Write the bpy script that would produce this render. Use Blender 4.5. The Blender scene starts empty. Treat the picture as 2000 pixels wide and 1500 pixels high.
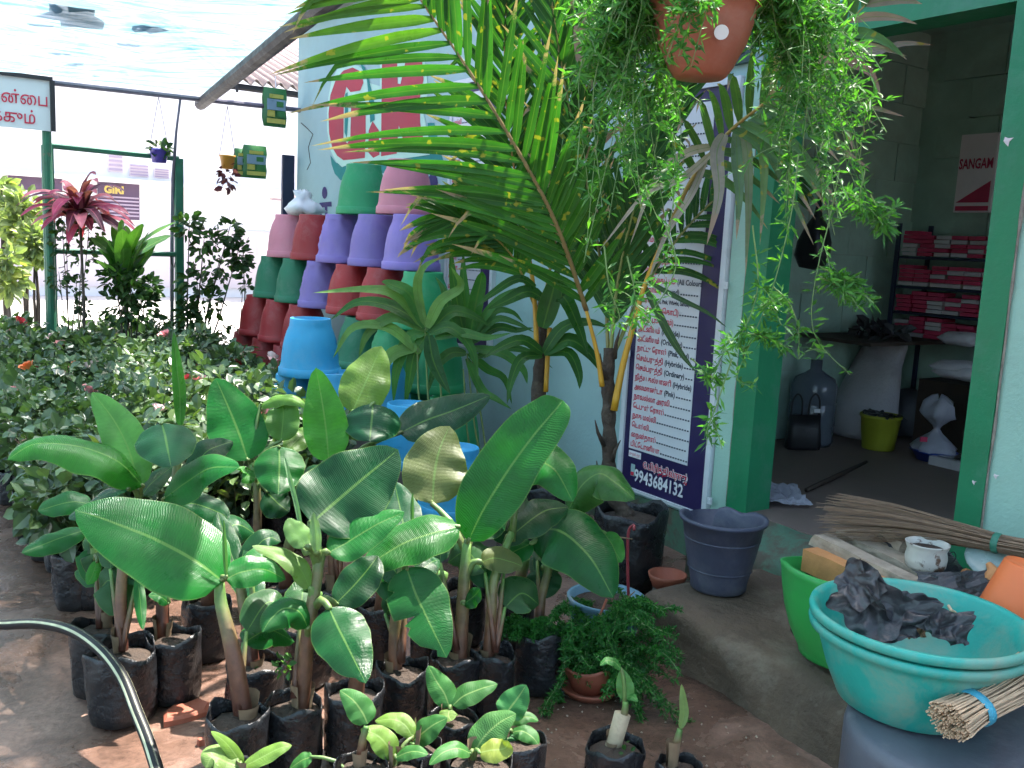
import bpy, math, random
import numpy as np
from mathutils import Vector as V, Matrix, noise
random.seed(11)
R = math.radians
scn = bpy.context.scene
col = scn.collection
# ------------------------------------------------------------------ camera
F = 1800.0                      # focal length in pixels of a 2000 x 1500 frame
CAM = V((0, 0, 1.42))
def cam_axes(p, r):
    f = V((0, math.cos(p), -math.sin(p))); x = V((1, 0, 0)); d = f.cross(x)
    c, s = math.cos(r), math.sin(r)
    return c*x + s*d, -s*x + c*d, f
CX, CD, CF = cam_axes(R(8.55), R(-2.73))
cd = bpy.data.cameras.new('camera'); co = bpy.data.objects.new('camera', cd); col.objects.link(co)
cd.sensor_width = 36; cd.lens = F*36/2000; cd.clip_start = 0.05; cd.clip_end = 500
mw = Matrix((CX, -CD, -CF)).transposed().to_4x4(); mw.translation = CAM
co.matrix_world = mw
scn.camera = co
# ------------------------------------------------------------------ sky, sun, exposure
SUN_AZ, SUN_EL = R(38), R(62)          # azimuth to the right of the viewing direction (+Y)
world = bpy.data.worlds.new('World'); scn.world = world; world.use_nodes = True
nt = world.node_tree; bg = nt.nodes['Background']
sky = nt.nodes.new('ShaderNodeTexSky'); sky.sky_type = 'NISHITA'; sky.sun_disc = False
sky.sun_elevation = SUN_EL; sky.sun_rotation = SUN_AZ
sky.dust_density = 3.0; sky.air_density = 1.0
nt.links.new(sky.outputs[0], bg.inputs[0]); bg.inputs[1].default_value = 0.15
sl = bpy.data.lights.new('sun', 'SUN'); sl.energy = 4.6; sl.angle = R(0.55); sl.color = (1, .95, .87)
so = bpy.data.objects.new('sun', sl); col.objects.link(so)
sd = V((math.sin(SUN_AZ)*math.cos(SUN_EL), math.cos(SUN_AZ)*math.cos(SUN_EL), math.sin(SUN_EL)))
so.rotation_euler = sd.to_track_quat('Z', 'Y').to_euler(); so.location = (0, 0, 12)
vs = scn.view_settings; vs.view_transform = 'Standard'; vs.look = 'None'; vs.gamma = 1.0
vs.use_curve_mapping = False; vs.exposure = 2.05
scn.cycles.max_bounces = 6; scn.cycles.diffuse_bounces = 3; scn.cycles.glossy_bounces = 2; scn.cycles.transmission_bounces = 4; scn.cycles.transparent_max_bounces = 8
scn.cycles.use_adaptive_sampling = True; scn.cycles.adaptive_threshold = .03; scn.cycles.sample_clamp_indirect = 6
# ------------------------------------------------------------------ measuring helpers
AW = R(34.0); PW = 3.1                  # shop wall: direction and distance from the camera
NW = V((math.cos(AW), math.sin(AW), 0)); UW = V((-math.sin(AW), math.cos(AW), 0)); UP = V((0, 0, 1))
def W(s, z, o=0.0): return NW*(PW-o) + UW*s + UP*z           # along wall, height, out from wall
def ray(x, y): return CX*((x-1000)/F) + CD*((y-750)/F) + CF
def D(x, y, d): return CAM + ray(x, y)*d
def G(x, y, z=0.0):
    r = ray(x, y); return CAM + r*((z-CAM.z)/r.z)
def WP(x, y, o=0.0):
    r = ray(x, y); return CAM + r*((PW-o)/r.dot(NW))
def SP(x, y, s):
    r = ray(x, y); return CAM + r*(s/r.dot(UW))
def dep(P): return (P-CAM).dot(CF)
def rnd(a, b): return random.uniform(a, b)
# ------------------------------------------------------------------ materials
MATS = {}
def newmat(name):
    m = bpy.data.materials.new(name); m.use_nodes = True; MATS[name] = m
    return m, m.node_tree, m.node_tree.nodes['Principled BSDF']
def N(t, typ, **kw):
    n = t.nodes.new(typ)
    for k, v in kw.items(): setattr(n, k, v)
    return n
def ramp(t, stops):
    n = t.nodes.new('ShaderNodeValToRGB'); e = n.color_ramp.elements
    while len(e) < len(stops): e.new(.5)
    for i, (p, c) in enumerate(stops):
        e[i].position = p; e[i].color = (c[0], c[1], c[2], 1) if hasattr(c, '__len__') else (c, c, c, 1)
    return n
def mixc(t, a, b, f, mode='MIX'):
    n = t.nodes.new('ShaderNodeMix'); n.data_type = 'RGBA'; n.blend_type = mode
    for sock, v in ((n.inputs[0], f), (n.inputs[6], a), (n.inputs[7], b)):
        if hasattr(v, 'is_output'): t.links.new(v, sock)
        elif hasattr(v, '__len__'): sock.default_value = (v[0], v[1], v[2], 1)
        else: sock.default_value = v
    return n.outputs[2]
def tex(t, scale, detail=5, rough=.6, coord='Object', dist=0, vec=None):
    n = N(t, 'ShaderNodeTexNoise'); n.inputs['Scale'].default_value = scale
    n.inputs['Detail'].default_value = detail; n.inputs['Roughness'].default_value = rough
    n.inputs['Distortion'].default_value = dist
    if vec is not None: t.links.new(vec, n.inputs['Vector'])
    else:
        tc = N(t, 'ShaderNodeTexCoord'); t.links.new(tc.outputs[coord], n.inputs['Vector'])
    return n
def pm(name, base=None, rough=.6, var=.25, scale=6, bump=.15, bscale=40, dirt=None, dscale=3, damt=.5, metal=0, spec=.5, objcol=False, dlo=.5, dhi=.68, bdist=.01):
    m, t, b = newmat(name)
    n1 = tex(t, scale)
    r1 = ramp(t, [(.25, 1-var), (.75, 1+var)]); t.links.new(n1.outputs[0], r1.inputs[0])
    if objcol:
        oi = N(t, 'ShaderNodeObjectInfo'); basec = oi.outputs['Color']
    else: basec = base
    c = mixc(t, basec, r1.outputs[0], 1.0, 'MULTIPLY')
    if dirt:
        n2 = tex(t, dscale, 8, .7, dist=.4); r2 = ramp(t, [(dlo, 0.0), (dhi, damt)]); t.links.new(n2.outputs[0], r2.inputs[0])
        c = mixc(t, c, dirt, r2.outputs[0])
    t.links.new(c, b.inputs['Base Color'])
    rr = ramp(t, [(.3, max(0, rough-.12)), (.7, min(1, rough+.12))]); t.links.new(n1.outputs[0], rr.inputs[0])
    t.links.new(rr.outputs[0], b.inputs['Roughness'])
    b.inputs['Metallic'].default_value = metal; b.inputs['Specular IOR Level'].default_value = spec
    if bump:
        nb = tex(t, bscale, 6); bn = N(t, 'ShaderNodeBump'); bn.inputs['Strength'].default_value = bump; bn.inputs['Distance'].default_value = bdist
        t.links.new(nb.outputs[0], bn.inputs['Height']); t.links.new(bn.outputs[0], b.inputs['Normal'])
    return m
def add_translucent(m, fac, tint, from_color=None):
    t = m.node_tree; b = t.nodes['Principled BSDF']; out = t.nodes['Material Output']
    tr = N(t, 'ShaderNodeBsdfTranslucent'); mx = N(t, 'ShaderNodeMixShader'); mx.inputs[0].default_value = fac
    src = b.inputs['Base Color'].links[0].from_socket if b.inputs['Base Color'].links else None
    if src: t.links.new(mixc(t, src, tint, 1.0, 'MULTIPLY'), tr.inputs[0])
    else: tr.inputs[0].default_value = (*tint, 1)
    t.links.new(b.outputs[0], mx.inputs[1]); t.links.new(tr.outputs[0], mx.inputs[2]); t.links.new(mx.outputs[0], out.inputs[0])
def leafmat(name, veins=0, midrib=(.30, .42, .14), rough=.36, trans=.3, freq=70, slant=14, vein_amp=.16, dry=None, spots=False, island=False, base=None, ribw=.022, spec=.35):
    """leaf: object colour (or base) x mottling, lateral veins and midrib from the leaf's own UV"""
    m, t, b = newmat(name)
    if base: c = base
    else: c = N(t, 'ShaderNodeObjectInfo').outputs['Color']
    n1 = tex(t, 9, 4); r1 = ramp(t, [(.3, .72), (.72, 1.25)]); t.links.new(n1.outputs[0], r1.inputs[0])
    c = mixc(t, c, r1.outputs[0], 1.0, 'MULTIPLY')
    if island:
        g = N(t, 'ShaderNodeNewGeometry'); r3 = ramp(t, [(0, (.55, .62, .55)), (.5, (1, 1, 1)), (.85, (1.35, 1.3, .9)), (1, (1.7, 1.4, .8))])
        t.links.new(g.outputs['Random Per Island'], r3.inputs[0]); c = mixc(t, c, r3.outputs[0], 1.0, 'MULTIPLY')
    b.inputs['Roughness'].default_value = rough; b.inputs['Specular IOR Level'].default_value = spec
    if veins:
        uv = N(t, 'ShaderNodeUVMap'); sp = N(t, 'ShaderNodeSeparateXYZ'); t.links.new(uv.outputs[0], sp.inputs[0])
        def mth(op, a, bb=None):
            n = N(t, 'ShaderNodeMath', operation=op)
            for i, v in enumerate((a, bb)):
                if v is None: continue
                if hasattr(v, 'is_output'): t.links.new(v, n.inputs[i])
                else: n.inputs[i].default_value = v
            return n.outputs[0]
        av = mth('ABSOLUTE', mth('SUBTRACT', sp.outputs[1], .5))
        ph = mth('SUBTRACT', mth('MULTIPLY', sp.outputs[0], freq), mth('MULTIPLY', av, slant))
        nz = tex(t, 6, 3, coord='UV'); ph = mth('ADD', ph, mth('MULTIPLY', nz.outputs[0], 3.0))
        sn = mth('SINE', mth('MULTIPLY', ph, 6.283))
        # a coarser pleat
        sn2 = mth('SINE', mth('MULTIPLY', ph, 6.283*.31))
        hgt = mth('ADD', mth('MULTIPLY', sn, .5), mth('MULTIPLY', sn2, .35))
        r2 = ramp(t, [(0, 1-vein_amp), (1, 1+vein_amp)]); t.links.new(mth('ADD', mth('MULTIPLY', hgt, .38), .5), r2.inputs[0])
        c = mixc(t, c, r2.outputs[0], 1.0, 'MULTIPLY')
        rm = ramp(t, [(0, 1), (ribw*.6, 1), (ribw, 0)]); t.links.new(av, rm.inputs[0])
        c = mixc(t, c, midrib, mth('MULTIPLY', rm.outputs[0], .6))
        # thin pale margin
        re = ramp(t, [(.478, 0), (.495, .55)]); t.links.new(av, re.inputs[0]); c = mixc(t, c, (.16, .26, .06), re.outputs[0])
        if dry:
            nd = tex(t, 6, 6, .7, dist=.6); ends = mth('ADD', mth('MULTIPLY', mth('SUBTRACT', sp.outputs[0], .62), 1.5), mth('MULTIPLY', mth('SUBTRACT', nd.outputs[0], .5), 1.6))
            rd = ramp(t, [(.3, 0), (.42, 1)]); t.links.new(ends, rd.inputs[0]); c = mixc(t, c, dry, rd.outputs[0])
        if spots:
            nsn = tex(t, 26, 2, .4); rs = ramp(t, [(.66, 0), (.70, .85)]); t.links.new(nsn.outputs[0], rs.inputs[0]); c = mixc(t, c, (.33, .30, .03), rs.outputs[0])
        bn = N(t, 'ShaderNodeBump'); bn.inputs['Strength'].default_value = .3; bn.inputs['Distance'].default_value = .002
        t.links.new(hgt, bn.inputs['Height']); t.links.new(bn.outputs[0], b.inputs['Normal'])
        rr = tex(t, 14, 4); rq = ramp(t, [(.35, rough-.1), (.7, rough+.22)]); t.links.new(rr.outputs[0], rq.inputs[0]); t.links.new(rq.outputs[0], b.inputs['Roughness'])
    t.links.new(c, b.inputs['Base Color'])
    if trans: add_translucent(m, trans, (1.15, 1.4, .45))
    return m
# ------------------------------------------------------------------ mesh helpers
ORG = {}
class MB:
    def __init__(s): s.v = []; s.f = []; s.uv = None
    def add(s, vs, fs):
        o = len(s.v); s.v += [V(q) for q in vs]; s.f += [tuple(i+o for i in q) for q in fs]; return s
    def box(s, c, h, ax=None):
        ax = ax or (V((1, 0, 0)), V((0, 1, 0)), V((0, 0, 1))); c = V(c); vs = []
        for k in (-1, 1):
            for j in (-1, 1):
                for i in (-1, 1): vs.append(c + ax[0]*(h[0]*i) + ax[1]*(h[1]*j) + ax[2]*(h[2]*k))
        return s.add(vs, [(0, 2, 3, 1), (4, 5, 7, 6), (0, 1, 5, 4), (2, 6, 7, 3), (0, 4, 6, 2), (1, 3, 7, 5)])
    def wbox(s, s0, s1, z0, z1, o0, o1):      # box in the wall's frame
        return s.box(W((s0+s1)/2, (z0+z1)/2, (o0+o1)/2), (abs(s1-s0)/2, abs(o1-o0)/2, abs(z1-z0)/2), (UW, NW, UP))
    def tube(s, pts, rad, n=8, cap=True, flat=1.0):
        pts = [V(p) for p in pts]; m = len(pts); rad = rad if hasattr(rad, '__len__') else [rad]*m
        ref = None; vs = []
        for i, p in enumerate(pts):
            T = (pts[min(i+1, m-1)]-pts[max(i-1, 0)]).normalized()
            if ref is None:
                ref = V((0, 0, 1)) if abs(T.z) < .9 else V((1, 0, 0))
            A = (ref - T*ref.dot(T)).normalized(); B = T.cross(A); ref = A
            for k in range(n):
                a = 2*math.pi*k/n; vs.append(p + (A*math.cos(a)*flat + B*math.sin(a))*rad[i])
        fs = [(i*n+k, i*n+(k+1) % n, (i+1)*n+(k+1) % n, (i+1)*n+k) for i in range(m-1) for k in range(n)]
        if cap: fs += [tuple(range(n-1, -1, -1)), tuple((m-1)*n+k for k in range(n))]
        return s.add(vs, fs)
    def lathe(s, prof, n=24, c=(0, 0, 0), fn=None, ax=None, arc=None):
        """prof: (radius, height); fn(angle, i, r, h) -> (r, h); closed rings"""
        c = V(c); ax = ax or (V((1, 0, 0)), V((0, 1, 0)), V((0, 0, 1))); vs = []
        a0, a1 = arc or (0, 2*math.pi); full = arc is None; cols = n if full else n+1
        for i, (r, h) in enumerate(prof):
            for k in range(cols):
                a = a0 + (a1-a0)*k/n; rr, hh = fn(a, i, r, h) if fn else (r, h)
                vs.append(c + ax[0]*(rr*math.cos(a)) + ax[1]*(rr*math.sin(a)) + ax[2]*hh)
        fs = []
        for i in range(len(prof)-1):
            for k in range(n):
                k2 = (k+1) % n if full else k+1
                fs.append((i*cols+k, i*cols+k2, (i+1)*cols+k2, (i+1)*cols+k))
        return s.add(vs, fs)
    def poly(s, pts, thick=None, nrm=None):
        n = len(pts); s.add(pts, [tuple(range(n))])
        return s
    def mesh(s, name, org=V((0, 0, 0)), smooth=False):
        me = bpy.data.meshes.new(name); me.from_pydata([tuple(p-org) for p in s.v], [], s.f)
        if s.uv: 
            ul = me.uv_layers.new(name='UVMap')
            flat = np.array([s.uv[i] for f in s.f for i in f], dtype=np.float32).ravel(); ul.data.foreach_set('uv', flat)
        if smooth: me.polygons.foreach_set('use_smooth', [True]*len(me.polygons))
        me.update(); return me
    def build(s, name, mat, parent=None, smooth=False, color=None, **tags):
        org = ORG.get(parent, V((0, 0, 0))) if parent else V((0, 0, 0))
        return link(name, s.mesh(name, org, smooth), mat, parent, color, **tags)
def link(name, me, mat=None, parent=None, color=None, **tags):
    o = bpy.data.objects.new(name, me); col.objects.link(o)
    if mat and me is not None and not me.materials: me.materials.append(MATS[mat] if isinstance(mat, str) else mat)
    if parent: o.parent = parent; ORG[o] = ORG.get(parent, V((0, 0, 0)))
    if color is not None: o.color = (*color, 1)
    for k, v in tags.items(): o[k] = v
    return o
def thing(name, label, cat, loc=(0, 0, 0), group=None):
    o = bpy.data.objects.new(name, None); col.objects.link(o); o.location = loc; o.empty_display_size = .05
    o['label'] = label; o['category'] = cat
    if group: o['group'] = group
    ORG[o] = V(loc); return o
def solo(name, mb, mat, label, cat, group=None, smooth=False, color=None):   # a thing that is one mesh, origin at its base
    lo = V((sum(p.x for p in mb.v)/len(mb.v), sum(p.y for p in mb.v)/len(mb.v), min(p.z for p in mb.v)))
    o = link(name, mb.mesh(name, lo, smooth), mat, None, color); o.location = lo; o['label'] = label; o['category'] = cat
    if group: o['group'] = group
    return o
def struct(name, mb, mat, smooth=False):
    return mb.build(name, mat, None, smooth, kind='structure')
def copy_tree(o, parent=None, loc=None):
    c = o.copy(); col.objects.link(c); c.parent = parent
    if loc is not None: c.location = loc
    for ch in o.children: copy_tree(ch, c)
    return c
def catmull(P, n):
    P = [V(p) for p in P]
    if len(P) == 2: return [P[0].lerp(P[1], i/n) for i in range(n+1)]
    Q = [P[0]*2-P[1]] + P + [P[-1]*2-P[-2]]; out = []; m = len(P)-1
    for i in range(n+1):
        t = i/n*m; k = min(int(t), m-1); f = t-k; a, b, c, d = Q[k:k+4]
        out.append(.5*((2*b) + (c-a)*f + (2*a-5*b+4*c-d)*f*f + (3*b-a-3*c+d)*f**3))
    return out
def prof_banana(u): return max(0.0, math.sin(math.pi*min(1, u**.82)))**.58 * (1-.18*u)
def prof_lance(u): return max(0.0, math.sin(math.pi*min(1, (u*.97+.03)**.6)))**.8
def prof_strap(u): return min(1, u*5+.35)*max(0.0, 1-u**3.2)
def leaf(pts, w, nrm, fold=.18, droop=.25, prof=prof_banana, nu=20, nv=8, wave=.03, tears=(), seed=0, twist=0):
    mb = MB(); C = catmull(pts, nu); hw = w/2; vs = []; uv = []; fs = []
    for i, c in enumerate(C):
        u = i/nu; T = (C[min(i+1, nu)]-C[max(i-1, 0)]).normalized()
        S = T.cross(nrm)
        S = S.normalized() if S.length > 1e-4 else V((1, 0, 0)); Q = S.cross(T).normalized()
        if twist:
            a = twist*u; S, Q = S*math.cos(a)+Q*math.sin(a), Q*math.cos(a)-S*math.sin(a)
        ww = hw*prof(u)
        for j in range(nv+1):
            v = j/nv*2-1; k = ww
            for (u0, sd, dp, sg) in tears:
                if v*sd > 0: k *= 1-dp*math.exp(-((u-u0)/sg)**2)
            k *= 1 + .05*noise.noise((u*7, sd if tears else v, seed*3.1))
            z = abs(v)*k*fold - v*v*k*droop + wave*ww*abs(v)*math.sin(u*17+seed*2+(1.3 if v > 0 else 0)) + .04*ww*noise.noise((u*4, v*2, seed))
            vs.append(c + S*(k*v) + Q*z); uv.append((u, j/nv))
    for i in range(nu):
        for j in range(nv):
            a = i*(nv+1)+j; fs.append((a, a+1, a+nv+2, a+nv+1))
    mb.v = vs; mb.f = fs; mb.uv = uv
    return mb
FONTSIZE_CAP = .7
def text(body, P, size, mat, parent, X, Y, name='lettering', bold=0.0, squeeze=1.0, lift=.003, align='LEFT', extr=0.0):
    c = bpy.data.curves.new('lettering', 'FONT'); c.body = body; c.size = size; c.offset = bold; c.align_x = align; c.resolution_u = 2; c.extrude = extr
    t = bpy.data.objects.new('tmp', c); col.objects.link(t)
    dg = bpy.context.evaluated_depsgraph_get(); me = bpy.data.meshes.new_from_object(t.evaluated_get(dg))
    bpy.data.objects.remove(t); bpy.data.curves.remove(c)
    Z = X.cross(Y); M = Matrix((X*squeeze, Y, Z)).transposed().to_4x4()
    org = ORG.get(parent, V((0, 0, 0))); M.translation = V(P)+Z*lift-org
    me.transform(M); me.materials.clear()
    return link(name, me, mat, parent)
def scatter_leaves(mb, c, rad, n, size, sd=0, up=.3, shell=.5, asp=.62):
    """leaf-shaped folded quads spread through an uneven crown volume"""
    rs = random.Random(sd); c = V(c)
    for i in range(n):
        while True:
            q = V((rs.uniform(-1, 1), rs.uniform(-1, 1), rs.uniform(-1, 1)))
            if shell < q.length < 1: break
        q *= .8+.35*noise.noise(q*2+V((sd, 0, 0)))
        P = c + V((q.x*rad[0], q.y*rad[1], q.z*rad[2]))
        T = (q.normalized() + V((rs.uniform(-1, 1), rs.uniform(-1, 1), rs.uniform(-.9, .5)))).normalized()
        Nn = (UP*up + V((rs.uniform(-1, 1), rs.uniform(-1, 1), rs.uniform(-.3, 1)))).normalized()
        S = T.cross(Nn)
        if S.length < .05: continue
        S.normalize(); Nn = S.cross(T); L = size*rs.uniform(.6, 1.25); w = L*asp*.5
        mb.add([P, P+T*L*.35+S*w+Nn*L*.1, P+T*L*.4, P+T*L*.35-S*w+Nn*L*.1, P+T*L*.75+S*w*.75+Nn*L*.06, P+T*L-Nn*L*.08, P+T*L*.75-S*w*.75+Nn*L*.06],
               [(0, 2, 1), (0, 3, 2), (1, 2, 5, 4), (2, 3, 6, 5)])
# ------------------------------------------------------------------ material library
def mud():
    m, t, b = newmat('mud')
    n1 = tex(t, 1.3, 8, .65, dist=.5); n2 = tex(t, 9, 8, .7); n3 = tex(t, 60, 4)
    r1 = ramp(t, [(.30, (.050, .030, .023)), (.5, (.14, .080, .058)), (.68, (.31, .185, .14))]); t.links.new(n1.outputs[0], r1.inputs[0])
    r2 = ramp(t, [(.3, .72), (.7, 1.3)]); t.links.new(n2.outputs[0], r2.inputs[0])
    c = mixc(t, r1.outputs[0], r2.outputs[0], 1.0, 'MULTIPLY')
    r3 = ramp(t, [(.30, .8), (.62, 1.15)]); t.links.new(n3.outputs[0], r3.inputs[0]); c = mixc(t, c, r3.outputs[0], 1.0, 'MULTIPLY')
    t.links.new(c, b.inputs['Base Color'])
    wet = ramp(t, [(.36, .07), (.5, .26), (.64, .75)]); t.links.new(n1.outputs[0], wet.inputs[0])
    ad = N(t, 'ShaderNodeMath', operation='MULTIPLY'); t.links.new(wet.outputs[0], ad.inputs[0]); ad.inputs[1].default_value = .9
    t.links.new(ad.outputs[0], b.inputs['Roughness'])
    bn = N(t, 'ShaderNodeBump'); bn.inputs['Strength'].default_value = .6; bn.inputs['Distance'].default_value = .012
    t.links.new(n2.outputs[0], bn.inputs['Height']); bn2 = N(t, 'ShaderNodeBump'); bn2.inputs['Strength'].default_value = .35; bn2.inputs['Distance'].default_value = .004
    t.links.new(n3.outputs[0], bn2.inputs['Height']); t.links.new(bn.outputs[0], bn2.inputs['Normal']); t.links.new(bn2.outputs[0], b.inputs['Normal'])
mud()
pm('stone_edge', (.26, .22, .18), .9, .35, 30, .5, 60)
pm('street', (.50, .47, .44), .9, .12, 1.2, .2, 30)
pm('wall_cyan', (.33, .49, .48), .85, .08, 3, .25, 60, dirt=(.30, .40, .37), dscale=1.6, damt=.45)
pm('wall_mint', (.34, .55, .45), .85, .08, 3, .3, 60, dirt=(.30, .42, .36), dscale=2.2, damt=.4)
pm('jamb_green', (.010, .19, .078), .5, .12, 6, .15, 50, dirt=(.10, .24, .17), dscale=5, damt=.35)
pm('room_wall', (.37, .55, .47), .9, .18, 4, .3, 30, dirt=(.28, .34, .30), dscale=1.5, damt=.6)
pm('room_floor', (.17, .125, .105), .75, .25, 2.5, .3, 30, dirt=(.17, .13, .11), dscale=3, damt=.6)
pm('threshold', (.08, .17, .11), .7, .35, 5, .4, 30, dirt=(.10, .075, .055), dscale=5, damt=.9, dlo=.45, dhi=.56)
pm('step_concrete', (.125, .086, .058), .85, .45, 3.5, .9, 22, dirt=(.25, .20, .15), dscale=2.4, damt=.85, dlo=.5, dhi=.66, bdist=.02)
pm('concrete', (.35, .34, .33), .85, .15, 5, .4, 40)
pm('drum_grey', (.10, .105, .13), .5, .2, 4, .2, 30, dirt=(.27, .26, .27), dscale=3, damt=.6)
pm('navy', (.020, .012, .075), .45, .15, 8, 0)
pm('board_white', (.66, .68, .70), .4, .04, 5, 0)
pm('frame_white', (.62, .66, .68), .35, .1, 8, .1)
pm('ink_red', (.60, .015, .06), .5, .1, 8, 0)
pm('ink_dark', (.012, .02, .05), .5, .1, 8, 0)
pm('ink_white', (.78, .78, .80), .5, .05, 8, 0)
pm('logo_red', (.42, .055, .075), .8, .12, 4, .1, 50)
pm('logo_mint', (.46, .70, .58), .85, .08, 4, .1, 50)
pm('logo_teal', (.012, .22, .20), .8, .1, 4, .1, 50)
pm('logo_navy', (.035, .025, .12), .8, .1, 4, .1, 50)
pm('slat_dark', (.020, .055, .050), .6, .3, 6, .2, 40)
pm('iron_green', (.012, .115, .062), .5, .3, 9, .2, 60, dirt=(.12, .09, .06), dscale=14, damt=.6, dlo=.58, dhi=.66)
pm('iron_dark', (.022, .018, .022), .6, .3, 9, .2, 60)
pm('pipe', (.13, .12, .16), .5, .25, 9, .2, 60)
pm('asbestos', (.33, .25, .23), .9, .12, 4, .3, 40, dirt=(.35, .30, .27), dscale=6, damt=.4)
pm('house_pink', (.72, .62, .62), .9, .05, 1, .1, 20)
pm('house_white', (.80, .78, .77), .9, .04, 1, .1, 20)
pm('house_dark', (.10, .06, .11), .6, .2, 2, .1, 20)
pm('window_lilac', (.42, .32, .40), .6, .15, 2, .1, 20)
pm('gold', (.55, .40, .10), .5, .1, 5, 0)
pm('wood_dark', (.045, .030, .022), .8, .35, 14, .4, 50)
def net():
    m, t, b = newmat('shade_net'); out = t.nodes['Material Output']
    tc = N(t, 'ShaderNodeTexCoord'); mp = N(t, 'ShaderNodeMapping'); t.links.new(tc.outputs['UV'], mp.inputs[0]); mp.inputs['Scale'].default_value = (1.2, 9, 1)
    n1 = tex(t, 1.6, 8, .7, vec=mp.outputs[0], dist=1.2); r = ramp(t, [(.30, .05), (.48, .18), (.62, .42), (.75, .62)]); t.links.new(n1.outputs[0], r.inputs[0])
    tp = N(t, 'ShaderNodeBsdfTransparent'); tp.inputs[0].default_value = (.86, .96, .97, 1)
    tl = N(t, 'ShaderNodeBsdfTranslucent'); rc2 = ramp(t, [(.35, (.05, .15, .19)), (.5, (.20, .34, .38)), (.65, (.42, .50, .52))]); t.links.new(n1.outputs[0], rc2.inputs[0]); t.links.new(rc2.outputs[0], tl.inputs[0])
    df = N(t, 'ShaderNodeBsdfDiffuse'); df.inputs[0].default_value = (.16, .28, .32, 1)
    a = N(t, 'ShaderNodeMixShader'); a.inputs[0].default_value = .35; t.links.new(tl.outputs[0], a.inputs[1]); t.links.new(df.outputs[0], a.inputs[2])
    mx = N(t, 'ShaderNodeMixShader'); t.links.new(r.outputs[0], mx.inputs[0]); t.links.new(a.outputs[0], mx.inputs[1]); t.links.new(tp.outputs[0], mx.inputs[2])
    t.links.new(mx.outputs[0], out.inputs[0])
net()
# ------------------------------------------------------------------ ground and street
def axis(fine0, fine1, step, lo, hi):
    a = list(np.arange(fine0, fine1+1e-6, step)); g = step; x = a[-1]
    while x < hi: g *= 1.5; x += g; a.append(min(x, hi))
    g = step; x = fine0
    while x > lo: g *= 1.5; x -= g; a.insert(0, max(x, lo))
    return a
xs = axis(-3.6, 2.6, .05, -160, 160); ys = axis(1.4, 8.0, .05, -60, 260)
gm = MB()
for y in ys:
    for x in xs:
        z = 0
        if -6 < x < 4 and -2 < y < 10: z = .011*noise.noise((x*2.1, y*2.1, 0)) + .006*noise.noise((x*7, y*7, 3)) + .0035*noise.noise((x*19, y*19, 3))
        gm.v.append(V((x, y, z-.004)))
nx = len(xs)
gm.f = [(j*nx+i, j*nx+i+1, (j+1)*nx+i+1, (j+1)*nx+i) for j in range(len(ys)-1) for i in range(nx-1)]
struct('ground', gm, 'mud', True)
st = MB(); st.add([W(8.95, .025, 9), W(8.95, .025, -14), W(24, .025, -14), W(24, .025, 9)], [(0, 1, 2, 3)])
st.add([W(8.95, .025, 9), W(8.95, -.06, 9), W(8.95, -.06, -14), W(8.95, .025, -14)], [(0, 1, 2, 3)])
st.add([W(2.2, .022, 9), W(2.2, .022, 3.6), W(8.95, .022, 3.6), W(8.95, .022, 9)], [(0, 1, 2, 3)])
struct('street', st, 'street')
# ------------------------------------------------------------------ shop building
shop = thing('shop_building', 'pale cyan single-storey shop with green door frame and painted red letters', 'shop', W(2.5, 0, -.1))
TOP = 3.24
wl = MB(); wl.wbox(2.80, 8.26, -.05, TOP, -.15, 0); wl.build('front_wall', 'wall_cyan', shop)
wr = MB(); wr.wbox(-1.75, 1.645, -.05, TOP, -.15, 0); wr.build('front_wall', 'wall_mint', shop, label='pale mint wall right of the doorway')
wo = MB(); wo.wbox(1.645, 2.80, 2.41, TOP, -.15, 0); wo.build('wall_over_door', 'wall_mint', shop)
pl = MB(); pl.wbox(2.805, 2.895, .0, 2.2, 0, .012); pl.build('plaster_pier', 'wall_mint', shop)
sk = MB(); sk.wbox(2.81, 4.6, -.02, .195, 0, .010); sk.build('skirting', 'threshold', shop)
ew = MB(); ew.wbox(8.11, 8.26, -.05, TOP, -6.0, -.15); ew.build('side_wall', 'wall_cyan', shop)
sb = MB(); sb.wbox(-1.85, 8.34, TOP, TOP+.11, -6.2, .10); sb.build('roof_slab', 'concrete', shop)
# door frame
fr = MB(); fr.wbox(1.645, 1.74, .28, 2.41, -.14, .014); jr = fr.build('door_jamb', 'jamb_green', shop, label='right green jamb of the doorway')
fl = MB(); fl.wbox(2.685, 2.80, .15, 2.41, -.14, .014); fl.build('door_jamb', 'jamb_green', shop, label='left green jamb of the doorway')
ll = MB(); ll.wbox(1.74, 2.685, 2.285, 2.41, -.14, .014); ll.build('lintel', 'jamb_green', shop)
ch = MB()
for (px, py, k) in ((1968, 275, 1.0), (1945, 930, .6), (1902, 942, .5)):
    c = WP(px, py, .016); ch.lathe([(.014*k, 0), (.008*k, .0015), (0, .002)], 7, c, lambda a, i, r, h: (r*(1+.5*math.sin(3*a+i)), h), (UW, UP, -NW))
ch.build('chipped_paint', 'house_pink', jr)
for s_ in (2.803, 1.642):
    mb = MB(); mb.tube([W(s_+.004*noise.noise((z_*6, s_, 0)), z_, .008) for z_ in np.arange(.32, 2.4, .045)], [.004+.007*abs(noise.noise((z_*9, s_, 3))) for z_ in np.arange(.32, 2.4, .045)], 5); mb.build('broken_plaster_edge', 'stone_edge', shop, True)
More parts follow.
